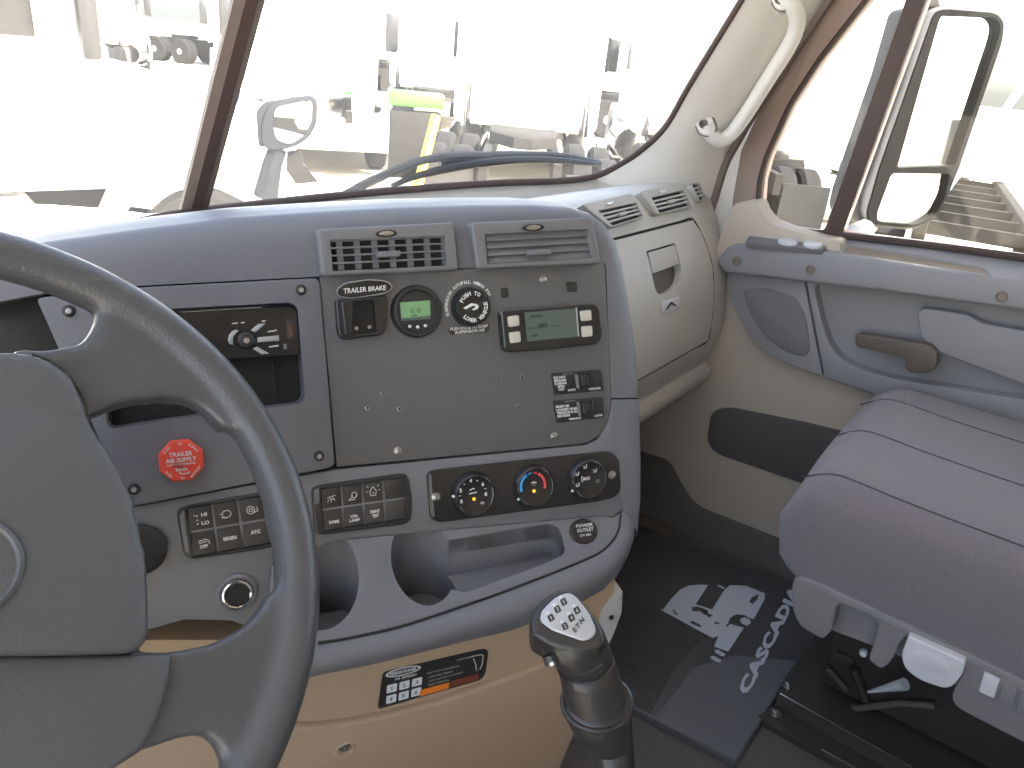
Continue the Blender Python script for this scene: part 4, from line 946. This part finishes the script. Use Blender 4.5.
headpx = [(531, 634), (529, 622), (534, 608), (545, 596), (557, 589), (568, 589.5), (580, 597), (594, 614), (604, 631), (606, 642), (598, 650), (575, 650), (550, 645)]
head = bm_prism([BP(x, y, IP, .0) for x, y in headpx], -IN_*.030 + Vector((.004, .0, -.004)))
neck = loft_sil([((538, 628), (604, 632)), ((540, 641), (608, 643)), ((550, 654), (612, 652)), ((557, 664), (614, 660))], 20)
hd = modded(join(head, neck), [('REMESH', dict(mode='VOXEL', voxel_size=.0022)), ('SMOOTH', dict(factor=.5, iterations=16))])
put('knob', hd, M['rubber'], sh, ang=180, label='rounded black knob')
insp = rr([(539.5, 620), (542, 610), (554, 598), (566, 592), (575, 594.5), (590, 614), (597, 630), (592.5, 638), (583, 640.5), (552, 629.5)], [5, 3, 3, 6, 6, 3, 5, 5, 4, 3], 4)
INS = .0015
ins = put('insert', pxprism(insp, IP, INS, -.006, .0012, 3), M['silver'], sh, label='silver shift pattern insert')
gu = (BP(592, 622, IP) - BP(560, 640, IP)).normalized()
for i, (x, y) in enumerate(((550.5, 617.5), (557, 609), (563.2, 601.5), (564.5, 626), (571, 617.5), (576.5, 610))):
    qd = [(x-3.4, y-1.4), (x+1.6, y-4.3), (x+4.6, y+1.8), (x-.6, y+4.6)]
    put('shift_square', pxprism(rr(qd, 1, 2), IP, INS+.0004, INS-.0002), M['label'], ins)
    put('shift_numeral', bm_text_px('135246'[i], sub(qd, .42 if i == 0 else .30, .2, .60 if i == 0 else .70, .8), IP, INS+.0007), M['silver'], ins)
    put('range_mark', pxprism([(x-4.8, y-4.6), (x-1.8, y-6.4), (x-.8, y-3.9), (x-3.4, y-2.2)], IP, INS+.0002, INS-.0002), M['paddle'], ins)
put('maker_lettering', bm_text_px('E\u00b7T\u00b7N', [(572, 629.5), (582, 616.5), (585, 620.5), (575.5, 633)], IP, INS+.0004, .04), M['label'], ins)
put('range_button', bm_tube([BP(549, 655, SP, .012), BP(552, 664, SP, .014)], .0055, 10), M['black'], sh)
put('splitter_button', bm_lathe(BP(552.5, 663.5, SP, .018), SP[1], [(.0026, 0), (.0022, .002), (0, .003)], 12), M['metal'], sh, label='small bright splitter button')
put('grip', loft_sil([((556, 664), (614, 659)), ((558.5, 671), (617, 668)), ((561, 682), (621, 680)), ((565, 700), (626, 698)), ((569, 716), (629, 712))]), M['rubber'], sh, ang=60)
put('knob_seam', bm_tube(smooth_path([BP(x, y, SP, .026) for x, y in ((557, 665), (566, 672.5), (577, 675), (590, 672.5), (602, 664))], 5), .0009, 6), M['duct'], sh)
put('collar', loft_sil([((564, 697), (629, 697)), ((563, 703), (630.5, 702)), ((563.5, 710), (631, 709)), ((570, 723), (632, 719)), ((581, 734), (632.5, 729)), ((590, 745), (633, 740))]), M['rubber'], sh, ang=60, label='flared collar below the grip')
_c, _h = sil((564, 703), (630, 702)); _d = (SP[1]*.78 + DN*.60).normalized()
put('collar_rim', bm_tube([_c + _h*(1.02*math.cos(2*math.pi*k/32)) + _d*(_h.length*.87*math.sin(2*math.pi*k/32)) for k in range(32)], .0026, 8, closed=True), M['rubber'], sh)
put('lever_boot', loft_sil([((588, 741), (633, 736)), ((594, 768), (635, 766)), ((598, 800), (640, 800)), ((604, 860), (654, 860)), ((606, 960), (680, 960))]), M['black'], sh, ang=60)

# ================================================================== FLOOR MAT
FZ = .014
FM = ZP(FZ)
B_ = BP(736.6, 762.7, FM); A_ = BP(632.7, 707.8, FM); C_ = BP(813.8, 638, FM)
dy_ = (A_-B_).normalized(); dx_ = (C_-B_).normalized()
mc = [B_, B_ + dx_*.53, B_ + dx_*.53 + dy_*.46, B_ + dy_*.46]
mat_t = empty('floor_mat', (B_.x+.25, B_.y+.2, .0), 'dark rubber floor mat with a printed pale truck and the word CASCADIA', 'floor mat')
def mpt(a, b, z=FZ): p = B_ + dx_*a + dy_*b; return Vector((p.x, p.y, z))
put('sheet', bm_prism([mpt(0, 0), mpt(.53, 0), mpt(.53, .46), mpt(0, .46)], Vector((0, 0, -.0125)), .003, 2), M['mat'], mat_t)
ribs = []
for k in range(80):
    a = .006 + k*.0062; b0 = .150 + .02*math.sin(a*9)
    ribs.append(bm_prism([mpt(a, b0, FZ+.0016), mpt(a+.003, b0, FZ+.0016), mpt(a+.003, .45, FZ+.0016), mpt(a, .45, FZ+.0016)], Vector((0, 0, -.002))))
put('ribbing', join(*ribs[:40]), M['mat'], mat_t, kind='stuff')
put('smooth_sheen_pad', bm_prism([mpt(.004, .004, FZ+.0012), mpt(.30, .004, FZ+.0012), mpt(.24, .10, FZ+.0012), mpt(.16, .145, FZ+.0012), mpt(.004, .145, FZ+.0012)], Vector((0, 0, -.002)), .0006, 1), M['matsheen'], mat_t, label='smooth heel area of the mat with sky sheen painted paler')  # paler rubber stands in for skylight sheen on the smooth area
FT = ZP(FZ+.0008)
cr = lambda pts: [(600+x/3.368, 540+y/3.368) for x, y in pts]
FT2 = ZP(FZ+.0022)
def flat(name, pts, pl, m, z=.0003): return put(name, bm_prism([BP(x, y, pl) for x, y in cr(pts)], Vector((0, 0, -z))), M[m], mat_t)
flat('printed_truck', [(213, 234), (240, 198), (270, 167), (300, 153), (340, 150), (364, 152), (322, 216), (378, 234), (420, 166), (440, 152), (492, 154), (556, 180), (554, 200), (518, 266), (504, 262), (486, 252), (458, 250), (438, 262), (432, 280), (484, 296), (432, 376), (384, 358), (400, 322), (380, 330), (214, 240)], FT2, 'matprint')
for pts in ([(372, 392), (384, 390), (408, 404), (406, 412), (394, 410), (374, 400)], [(386, 370), (398, 369), (422, 384), (420, 391), (408, 390), (388, 379)], [(208, 232), (222, 236), (218, 240), (206, 236)], [(398, 150), (420, 160), (416, 165), (396, 154)], [(474, 264), (488, 260), (504, 268), (508, 280), (496, 288), (480, 282), (472, 272)]):
    flat('print_patch', pts, FT2, 'matprint')
for pts in ([(308, 226), (330, 224), (362, 236), (366, 248), (352, 252), (338, 240), (312, 240)], [(304, 274), (312, 272), (342, 288), (338, 294), (306, 280)], [(242, 234), (250, 236), (264, 252), (256, 252)], [(356, 250), (380, 250), (368, 262)], [(424, 288), (436, 276), (440, 280), (430, 292)], [(386, 276), (402, 278), (400, 284), (384, 280)], [(502, 208), (510, 194), (534, 182), (530, 200), (514, 216)]):
    flat('print_gap', pts, ZP(FZ+.0026), 'mat')
put('lettering', bm_text_px('CASCADIA', [(736.6, 690.5), (791, 584), (801.5, 589), (748, 695.5)], FT2, 0, .05), M['matprint'], mat_t)

# ================================================================== PASSENGER SEAT
seat = empty('passenger_seat', (.69, -.15, .0), 'mauve grey fabric passenger seat on a grey plastic base with side controls', 'seat')
SX0, SX1, SY1, SY0, SZ0, SZ1 = .438, .955, .214, -.62, .345, .530
def cushion():
    bm = bmesh.new(); NU, NV = 64, 48
    cx, hx = (SX0+SX1)/2, (SX1-SX0)/2; cz, hz = (SZ0+SZ1)/2, (SZ1-SZ0)/2
    rows = []
    for j in range(NV+1):
        t = j/NV; y = SY0 + (SY1-SY0)*t
        d = (SY1-y)                                   # distance from the front
        s = 1.0 if d > .085 else (1-(1-d/.085)**2.4)**(1/2.4) if d > 0 else 0.0
        s = max(s, .02)
        row = []
        for k in range(NU):
            a = 2*math.pi*k/NU; ca, sa = math.cos(a), math.sin(a); e = 2/5.0 if sa > 0 else 2/11
            x = cx + hx*(.90+.10*s)*(1 if sa > 0 else 1-.03*abs(sa))*math.copysign(abs(ca)**e, ca)
            z = cz + hz*s*math.copysign(abs(sa)**e, sa)
            if sa > 0: z += .020*s*(1-((x-cx)/hx)**2)
            row.append(Vector((x, y, z)))
        rows.append(row)
    g = bm_grid(rows, closed=True); g.verts.ensure_lookup_table()
    g.faces.new([g.verts[k] for k in range(NU)]); g.faces.new([g.verts[NV*NU+k] for k in range(NU)])
    bmesh.ops.recalc_face_normals(g, faces=g.faces[:]); return g, rows
cb, crow = cushion()
put('cushion', cb, M['fabric'], seat, label='mauve grey woven cushion', ang=180)
def top_at(x, y):
    j = max(0, min(len(crow)-1, round((y-SY0)/(SY1-SY0)*(len(crow)-1)))); row = crow[j]
    c = [p for p in row if p.z > (SZ0+SZ1)/2-.01]; c.sort(key=lambda p: p.x)
    for a, b in zip(c, c[1:]):
        if a.x <= x <= b.x: t = (x-a.x)/max(1e-6, b.x-a.x); return a.z + (b.z-a.z)*t
    return max(p.z for p in c)
for xs, bend in ((.472, .012), (.60, .025), (.76, .04)):
    pts = []
    for k in range(22):
        y = SY0 + (SY1-.012-SY0)*k/21
        x = xs + bend*max(0, (y-(SY1-.22))/.22)**2
        pts.append(Vector((x, y, top_at(x, y)+.0003)))
    put('seam', bm_tube(smooth_path(pts, 3), .0013, 5), M['seam'], seat)
SB = XP(.432)
basepx = [(794, 577), (812, 580), (1024, 681), (1200, 768), (1200, 840), (1024, 743), (962, 711), (953, 704), (952, 694), (966, 664), (908, 635), (900, 643), (895, 655), (889, 664), (881, 670), (868, 660), (872, 648), (879, 625), (874, 618), (841, 604), (836, 607), (832, 630), (823, 640), (800, 627), (793, 612), (791, 592)]
put('base_skirt', pxprism(rr(basepx, [5, 0, 0, 0, 0, 0, 6, 6, 3, 3, 3, 3, 0, 4, 5, 5, 3, 4, 4, 4, 4, 3, 5, 8, 6, 4], 3), SB, .0, -.045, .008, 3), M['seatbase'], seat, label='grey plastic skirt with finger cutouts', ang=50)
put('skirt_backing', pxprism([(828, 598), (890, 618), (1000, 672), (1000, 690), (960, 680), (885, 650), (826, 628)], SB, -.030, -.045), M['seatbase'], seat)
put('slide_paddle', pxprism(rr([(908, 636), (966, 662), (963, 674), (953, 687), (944, 689), (920, 681), (904, 669), (901, 655)], [3, 3, 4, 6, 5, 8, 8, 6], 4), SB, .012, -.02, .005, 4), M['paddle'], seat, label='pale grey slide release paddle')
put('paddle_dish', pxprism(circle_px(931, 662, 21, 9.5, 24, .45), SB, .0125, .011, .001, 2), M['paddle'], seat)
put('button_frame', pxprism(rr([(982, 669), (1050, 702), (1044, 728), (975, 694)], 3, 3), SB, .003, -.01, .001, 2), M['seatbase'], seat)
for x, mm in ((0, 'paddle'), (18.5, 'seatbase'), (37, 'seatbase')):
    y = x*.50
    put('control_button', pxprism(rr([(984+x, 673+y), (1000+x, 680.5+y), (994+x, 699+y), (978.5+x, 692+y)], 2, 3), SB, .007, .0, .0015, 2), M[mm], seat, label='pale seat control button' if mm == 'paddle' else None)
# pedestal and its bits under the cushion
put('pedestal', bm_box((.79, -.20, .20), (.30, .62, .30), None, .01), M['steel'], seat, label='dark steel suspension pedestal')
put('base_plate', bm_prism([BP(779, 693, ZP(.045)), BP(1010, 822, ZP(.045)), Vector((.95, -.5, .045)), Vector((.95, BP(779, 693, ZP(.045)).y, .045))], Vector((0, 0, -.044)), .002, 2), M['steel'], seat)
put('flange', bm_prism([BP(757, 716, ZP(.016)), BP(1000, 852, ZP(.016)), BP(1030, 830, ZP(.016)), BP(790, 694, ZP(.016))], Vector((0, 0, -.015)), .0015, 2), M['steel'], seat)
put('lit_edge', bm_tube([BP(780, 693.5, ZP(.0455)), BP(925, 774.5, ZP(.0455))], .0012, 5), M['metal'], seat)  # bright tubes stand in for light caught on the plate edges
put('lit_edge', bm_tube([BP(822, 749.5, ZP(.017)), BP(870, 776, ZP(.017))], .0010, 5), M['metal'], seat)
for (x, y), z in (((788, 686), .046), ((775.5, 714), .017)):
    c = BP(x, y, ZP(z)); put('bolt', bm_lathe(c, (0, 0, 1), [(.011, 0), (.011, .002), (.007, .002), (.0065, .007), (.004, .008), (0, .008)], 12), M['screw'], seat)
put('adjuster_lever', bm_tube([BP(868, 692, XP(.60)), BP(905, 684, XP(.58))], [.002, .010], 8), M['paddle'], seat, label='bright tapered adjuster lever')
put('link_rod', bm_tube([BP(852, 709, XP(.63)), BP(900, 703, XP(.62)), BP(935, 706, XP(.62))], .006, 8), M['handle'], seat)
for a, b in (((836, 655), (852, 662)), ((826, 668), (846, 690)), ((853, 668), (866, 700))):
    put('scissor_arm', bm_tube([BP(*a, XP(.63)), BP(*b, XP(.635))], .008, 6), M['steel'], seat)
put('end_cap', bm_lathe(BP(864, 652, XP(.50)), (-1, 0, .2), [(.006, 0), (.006, .006), (.004, .009), (0, .010)], 12), M['paddle'], seat, label='small pale end cap')

# ================================================================== GRAB HANDLE
gh = empty('grab_handle', BP(708, 127, XP(.93)), 'cream grab handle bolted to the right windshield pillar', 'grab handle')
PN = Vector((-.86, -.42, .28)).normalized()
def pil(x, y, off):
    h = PILLAR.ray_cast(CAM, ray(x, y).normalized()); p = h[0] if h[0] is not None else BP(x, y, XP(.88))
    return BP(x, y, (p, PN), off)
gpath = [pil(x, y, o) for x, y, o in ((706, 125, .0), (710, 133, .012), (718, 140, .028), (729, 136, .036), (744, 117, .040), (765, 84, .042), (787, 49, .045), (796, 29, .044), (796, 13, .034), (789, 2, .016), (783, -3, .0))]
put('grip', bm_tube(smooth_path(gpath, 6), .0140, 14), M['cream'], gh, ang=80)
for x, y in ((704, 124), (780, -1)):
    pp = (pil(x, y, 0), PN)
    put('mount', pxprism(rr([(x-9, y-2), (x+1, y-11), (x+8, y-7), (x+13, y+6), (x+5, y+12), (x-4, y+10)], 5, 4), pp, .006, -.02, .003, 3), M['cream'], gh)
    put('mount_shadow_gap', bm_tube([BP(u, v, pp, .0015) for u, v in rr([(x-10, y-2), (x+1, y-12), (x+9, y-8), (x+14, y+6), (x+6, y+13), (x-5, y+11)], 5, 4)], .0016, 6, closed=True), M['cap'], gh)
    put('bolt_hole', bm_lathe(BP(x-.5, y, pp, .006), PN, [(.0085, 0), (.0085, .0015), (.0065, .0015), (.005, .0005), (0, .0005)], 14), M['handle'], gh)

# ================================================================== OUTSIDE: own hood, mirrors, wiper, yard
GZ = -1.2
put('ground', bm_grid([[Vector((x, y, GZ)) for x in (-90, -30, 0, 30, 90)] for y in (-60, 0, 30, 90, 160)]), M['gravel'], kind='structure', label='pale sunlit gravel yard outside the cab', cat='ground')
# wiper, lying on the outer face of the windshield
wp = empty('windshield_wiper', BPW(392, 186, -.03), 'black wiper with a curved blade resting low on the windshield', 'wiper')
put('arm', bm_tube(smooth_path([BPW(x, y, -.045) for x, y in ((343, 196), (379, 177.5), (420, 161), (461, 155.5), (490, 156))], 6), .0075, 8), M['wiper'], wp)
put('blade', bm_tube(smooth_path([BPW(x, y, -.030) for x, y in ((392, 186), (417, 176), (461, 166), (507, 160.5), (554, 160), (597, 164))], 6), [.004+.004*math.sin(math.pi*min(1, k/30)) for k in range(31)], 8), M['wiper'], wp)
put('bridge', bm_tube(smooth_path([BPW(x, y, -.045) for x, y in ((440, 163), (480, 156), (513, 154), (560, 155), (600, 163))], 6), .0055, 8), M['wiper'], wp)
# own hood
hd = empty('truck_hood', (0, 1.9, -.2), 'white hood of this truck seen through the windshield', 'hood')
hrows = []
for t in [k/12 for k in range(13)]:
    y = 1.12 + 1.75*t; z0 = .66 - .10*t - .22*t**3; hw = .82 - .10*t
    hrows.append([Vector((hw*s, y - .10*abs(s)**3, z0 - .16*abs(s)**2.4)) for s in [(-1 + 2*k/16) for k in range(17)]])
put('shell', bm_shell(hrows, Vector((0, 0, -.03))), M['truck'], hd, ang=60)
for s in (1, -1):
    fr = [[Vector((s*(.76+.30*math.sin(math.pi*.5*v)), 1.5+1.2*u, .42-.10*u - .55*(1-math.cos(math.pi*.5*v)) + .10*math.sin(math.pi*u))) for v in [k/6 for k in range(7)]] for u in [k/10 for k in range(11)]]
    put('fender', bm_shell(fr, Vector((0, 0, -.03))), M['truck'], hd, ang=60)
# hood mirror on the right fender
hmD = 2.45
HMN = (-ray(287, 125)*1.0).normalized(); HMN.z *= .3; HMN.normalize()
HM = (CAM + ray(287, 125)*hmD, HMN)
hm = empty('hood_mirror', HM[0] - Vector((0, 0, .3)), 'grey backed hood mirror on a short stalk beyond the windshield post', 'mirror')
mo = rr([(266, 108), (276, 101), (312, 96.5), (317.5, 101), (317, 124), (308, 140), (290, 149), (270, 151), (262, 146), (261, 125)], [8, 6, 5, 5, 6, 8, 8, 6, 6, 8], 4)
put('housing', pxprism(mo, HM, .0, -.09, .012, 3), M['hoodmirror'], hm, ang=60)
put('housing_side', pxprism(rr([(256, 112), (264, 103), (276, 101), (266, 110), (264, 148), (258, 146)], 4, 3), HM, -.01, -.10, .01, 2), M['hoodmirror'], hm)
put('glass', pxprism(rr([(275, 107), (310, 99.5), (313, 104), (312, 122), (304, 136), (290, 145), (276, 140), (273, 128)], 6, 4), HM, .004, .0), M['mirror'], hm, label='bright mirror glass')
put('stalk', bm_tube([BP(278, 148, HM, -.04), BP(272, 165, HM, -.04), BP(266, 196, HM, -.06)], [.030, .032, .040], 10), M['hoodmirror'], hm)
put('bracket', pxprism([(287, 152), (302, 150), (304, 165), (318, 182), (296, 184), (286, 170)], HM, -.04, -.07), M['chassis'], hm)
# passenger side mirror
MN = Vector((-.66, -.75, .04)).normalized(); MP = (CAM + ray(915, 120)*(1.92/ray(915, 120).x), MN)
dm = empty('door_mirror', MP[0] - Vector((0, 0, .45)), 'tall grey framed door mirror with a flat upper and convex lower glass', 'mirror')
hp_ = rr([(925, 8), (940, 4), (996, 9), (1008, 18), (1006, 40), (962, 168), (950, 196), (938, 219), (915, 231), (868, 227), (858, 216), (862, 195), (905, 75)], [8, 6, 8, 8, 10, 0, 6, 8, 8, 8, 8, 0, 0], 5)
inner_up = rr([(941, 15), (995, 17), (1001, 26), (998, 40), (955, 166), (897, 168)], [6, 6, 6, 6, 3, 3], 4)
inner_lo = rr([(892, 173), (950, 174), (946, 195), (936, 214), (918, 225), (878, 222), (877, 214)], [4, 3, 4, 6, 8, 6, 4], 4)
hb = pxprism(hp_, MP, .012, -.10, .012, 3)
put('housing', modded(hb, [], [pxcut(inner_up, MP, .012, -.004), pxcut(inner_lo, MP, .012, -.004)]), M['mirrorback'], dm, ang=50)
put('inner_frame', modded(pxprism(rr([(935, 12), (945, 9), (996, 13), (1004, 22), (1002, 42), (958, 170), (948, 196), (936, 218), (916, 228), (872, 224), (867, 214), (880, 168)], [6, 6, 6, 6, 6, 0, 6, 8, 8, 6, 6, 0], 4), MP, .0145, .0), [], [pxcut(inner_up, MP, .0145, -.004), pxcut(inner_lo, MP, .0145, -.004)]), M['mirrordark'], dm, label='dark inner frame around both glasses')
put('flat_glass', pxprism(inner_up, MP, -.001, -.006), M['mirror'], dm, label='tall flat mirror glass')
put('convex_glass', pxprism(inner_lo, MP, .001, -.006, .0, 2), M['mirror'], dm, label='small lower mirror glass')
put('arm', bm_tube([BP(868, 226, MP, -.05), BP(852, 236, XP(1.12)), BP(845, 244, XP(1.06))], .022, 10), M['vent'], dm)
put('arm', bm_tube([BP(935, 6, MP, -.05), BP(928, -40, XP(1.12)), BP(922, -60, XP(1.06))], .022, 10), M['vent'], dm)

# ---- parked semi tractors
def make_tractor():
    t = empty('semi_tractor', (0, 0, 0), 'tmp', 'truck')
    P = lambda n, bm, m, p=t, **k: put(n, bm, M[m], p, **k)
    cab = bm_prism([Vector((-1.12, y, z)) for y, z in ((-.55, 1.05), (-.55, 1.95), (-1.05, 2.75), (-1.35, 2.95), (-2.25, 2.98), (-2.25, 1.05))], Vector((2.24, 0, 0)), .0)
    P('cab', modded(cab, [BEV(.10, 3)]), 'truck')
    sl_ = bm_box((0, -2.98, 2.25), (2.3, 1.4, 2.5), None, .14, 3); P('sleeper', sl_, 'truck')
    fair = bm_prism([Vector((-1.0, y, z)) for y, z in ((-1.25, 2.9), (-2.3, 3.75), (-3.6, 3.85), (-3.6, 2.9))], Vector((2.0, 0, 0))); P('roof_fairing', modded(fair, [BEV(.12, 3)]), 'truck')
    hood = [[Vector((s*(.98 - .16*u), -.6 + 1.5*u, 1.9 - .30*u - .18*u**3 - .22*abs(s)**3)) for s in [-1+2*k/10 for k in range(11)]] for u in [k/8 for k in range(9)]]
    P('hood', bm_shell(hood, Vector((0, 0, -.75))), 'truck', ang=60)
    P('bumper', bm_box((0, 1.02, .62), (2.3, .22, .42), None, .07, 3), 'truck')
    P('grille', bm_box((0, .92, 1.18), (.95, .06, .62), None, .03, 2), 'chrome')
    for s in (1, -1):
        P('headlight', bm_box((s*.80, .82, 1.08), (.34, .14, .22), None, .05, 2), 'chrome')
        arch = [[Vector((s*(.72+.46*v), .70*math.cos(a)*1.02, .52+.70*math.sin(a))) for v in (0, .5, 1)] for a in [math.pi*k/10 for k in range(11)]]
        P('fender', bm_shell(arch, Vector((0, 0, .06))), 'truck', ang=60)
        P('side_window', bm_box((s*1.125, -1.45, 2.3), (.02, .95, .62), None, .008), 'gloss')
        P('fuel_tank', bm_lathe((s*.98, -1.1, .72), (0, -1, 0), [(.28, 0), (.31, .03), (.31, 1.55), (.28, 1.58)], 20), 'chrome')
        P('exhaust_stack', bm_tube([(s*.92, -3.85, 1.0), (s*.92, -3.85, 3.9), (s*.92, -3.98, 4.1)], .075, 12), 'chrome')
        P('mud_flap', bm_box((s*.85, -7.3, .55), (.62, .02, .7)), 'black')
        P('chassis_rail', bm_box((s*.43, -3.2, .88), (.10, 8.4, .26)), 'chassis')
        P('mirror', bm_box((s*1.36, -.75, 2.2), (.22, .12, .62), None, .04, 2), 'black')
        P('step', bm_box((s*1.02, -1.15, .34), (.30, .8, .05)), 'chrome')
        for y, xs in ((0, (1.0,)), (-5.2, (.74, 1.08)), (-6.5, (.74, 1.08))):
            for x in xs:
                ty = put('wheel', bm_lathe((s*(x-.14), y, .51), (s, 0, 0), [(.30, 0), (.46, .0), (.51, .05), (.51, .23), (.46, .28), (.30, .28)], 28), M['tyre'], t)
                if x >= 1.0: put('hub', bm_lathe((s*(x-.10), y, .51), (s, 0, 0), [(.29, .20), (.25, .16), (.14, .16), (.12, .26), (0, .27)], 20), M['chrome'], ty)
    P('windshield', bm_prism([Vector((-.98, y, z)) for y, z in ((-.60, 1.98), (-1.03, 2.68), (-1.06, 2.66), (-.63, 1.96))], Vector((1.96, 0, 0))), 'gloss')
    P('fifth_wheel', bm_prism([Vector((x, y, 1.16)) for x, y in ((-.45, -5.4), (.45, -5.4), (.45, -5.9), (.12, -6.4), (-.12, -6.4), (-.45, -5.9))], Vector((0, 0, -.14)), .02, 2), 'chassis')
    P('deck_plate', bm_box((0, -4.3, 1.04), (1.0, .7, .03)), 'chassis')
    return t
def copy_thing(r, loc, rz, label, group):
    def cp(o, par):
        c = o.copy(); COL.objects.link(c)
        if par is not None: c.parent = par; c.matrix_parent_inverse = o.matrix_parent_inverse.copy()
        for ch in list(o.children): cp(ch, c)
        return c
    c = cp(r, None); c.location = loc; c.rotation_euler = (0, 0, rz); c['label'] = label; c['group'] = group; return c
tr0 = make_tractor()
def at_ground(px, dist):
    d = ray(px, 100); d.z = 0; d.normalize(); return Vector((CAM.x + d.x*dist, CAM.y + d.y*dist, GZ))
def az_of(px): return math.degrees(math.atan2(ray(px, 100).x, ray(px, 100).y))
spots = [(at_ground(150, 7.2), -(az_of(60)+78), 'white truck filling the left half of the windshield, its side turned to us'),
         (at_ground(316, 14.0), -(az_of(316)+175), 'white truck straight beyond the hood mirror, facing us'),
         (at_ground(438, 24.0), -(az_of(438)+1), 'white truck far behind the yellow post'),
         (at_ground(527, 16.5), -az_of(527), 'white truck seen from behind with paired rear tyres above the wiper'),
         (at_ground(668, 18.0), -(az_of(668)-9), 'white truck beside the right windshield pillar'),
         (at_ground(812, 13.0), -274, 'white truck whose front wheel shows in the small front door pane'),
         (at_ground(20, 30.0), -(az_of(20)+14), 'far white truck above the left end of the dash'),
         (at_ground(118, 33.0), -(az_of(118)+10), 'far white truck seen over the hood of the big truck at the left'),
         (at_ground(300, 38.0), -(az_of(300)+120), 'far white truck behind the hood mirror, turned away'),
         (at_ground(372, 34.0), -(az_of(372)+170), 'far white truck left of the black exhaust stack'),
         (at_ground(470, 36.0), -(az_of(470)+30), 'far white truck above the middle of the wiper'),
         (at_ground(590, 34.0), -(az_of(590)+150), 'far white truck over the tip of the wiper'),
         (at_ground(700, 30.0), -(az_of(700)+100), 'far white truck against the edge of the cream pillar'),
         (at_ground(800, 27.0), -(az_of(800)+60), 'far white truck high in the small front door pane'),
         (Vector((2.75, -9.0, GZ)), -2, 'white truck parked behind us and reflected in the flat mirror glass'),
         (at_ground(255, 26.0), -(az_of(255)+180), 'distant white truck between the windshield post and the hood mirror')]
for i, (p, a, lb) in enumerate(spots):
    if i == 0: tr0.location = p; tr0.rotation_euler = (0, 0, rad(a)); tr0['label'] = lb; tr0['group'] = 'white trucks parked in the yard'
    else: copy_thing(tr0, p, rad(a), lb, 'white trucks parked in the yard')
# green container and yellow strap in the gap
gp = at_ground(416, 12.0)
gc_ = empty('green_trailer', gp, 'low green trailer side behind the yellow post', 'trailer')
put('side_panel', bm_box(gp + Vector((0, 0, 1.36)), (.80, .4, .20), Matrix.Rotation(rad(-42), 3, 'Z'), .03), M['green'], gc_)
put('undercarriage', bm_box(gp + Vector((0, 0, .72)), (.74, .3, .96), Matrix.Rotation(rad(-42), 3, 'Z'), .03), M['chassis'], gc_)
ys = CAM + ray(436, 116)*6.4; ye = CAM + ray(423, 166)*6.4
tag(put('yellow_post', bm_tube([ys, ye, ye + (ye-ys)*2.2], .042, 10), M['yellow']), 'slanted yellow post in front of the parked trucks', 'post')

fp = at_ground(1000, 11.6)
FAZ = -(az_of(985)-3)
FRM = Matrix.Rotation(rad(FAZ), 3, 'Z')
def fl(x, y, z): return fp + FRM @ Vector((x, y, z))
tf = empty('trailer_chassis', fp, 'bare dark trailer chassis on thick tyres beyond the lower mirror glass', 'trailer')
for s_ in (-.5, .5): put('chassis_rail', bm_box(fl(s_, 0, .92), (.12, 5.6, .24), FRM, .01, 1), M['chassis'], tf)
for k in range(7): put('cross_member', bm_box(fl(0, -2.5+.82*k, .92), (.95, .08, .14), FRM), M['chassis'], tf)
put('white_headboard', bm_box(fl(.3, 2.3, 1.55), (2.0, .4, 1.0), FRM, .03, 1), M['truck'], tf)
for y in (-2.2, -.9):
    for s_ in (-1, 1):
        ax = FRM @ Vector((s_, 0, 0))
        ty = put('wheel', bm_lathe(fl(s_*.62, y, .50), ax, [(.28, 0), (.45, 0), (.50, .05), (.50, .29), (.45, .34), (.28, .34)], 28), M['tyre'], tf)
        tl = []
        for k in range(28):
            a = 2*math.pi*k/28; c = fl(s_*.62, y, .50) + ax*.17 + (FRM @ Vector((0, math.cos(a), 0)) + Vector((0, 0, math.sin(a))))*.503
            Rk = FRM @ Matrix.Rotation(a, 3, 'X')
            tl.append(bm_box(c, (.26, .018, .055), Rk))
        put('tread', join(*tl), M['tyre'], ty, kind='stuff')
        put('hub', bm_lathe(fl(s_*.62, y, .50) + ax*.1, ax, [(.27, .20), (.22, .16), (.12, .18), (0, .22)], 18), M['truck'], ty)
put('diagonal_strut', bm_tube([fl(-.4, -1.4, 1.0), fl(.2, .4, 2.3)], .05, 8), M['bluegrey'], tf)
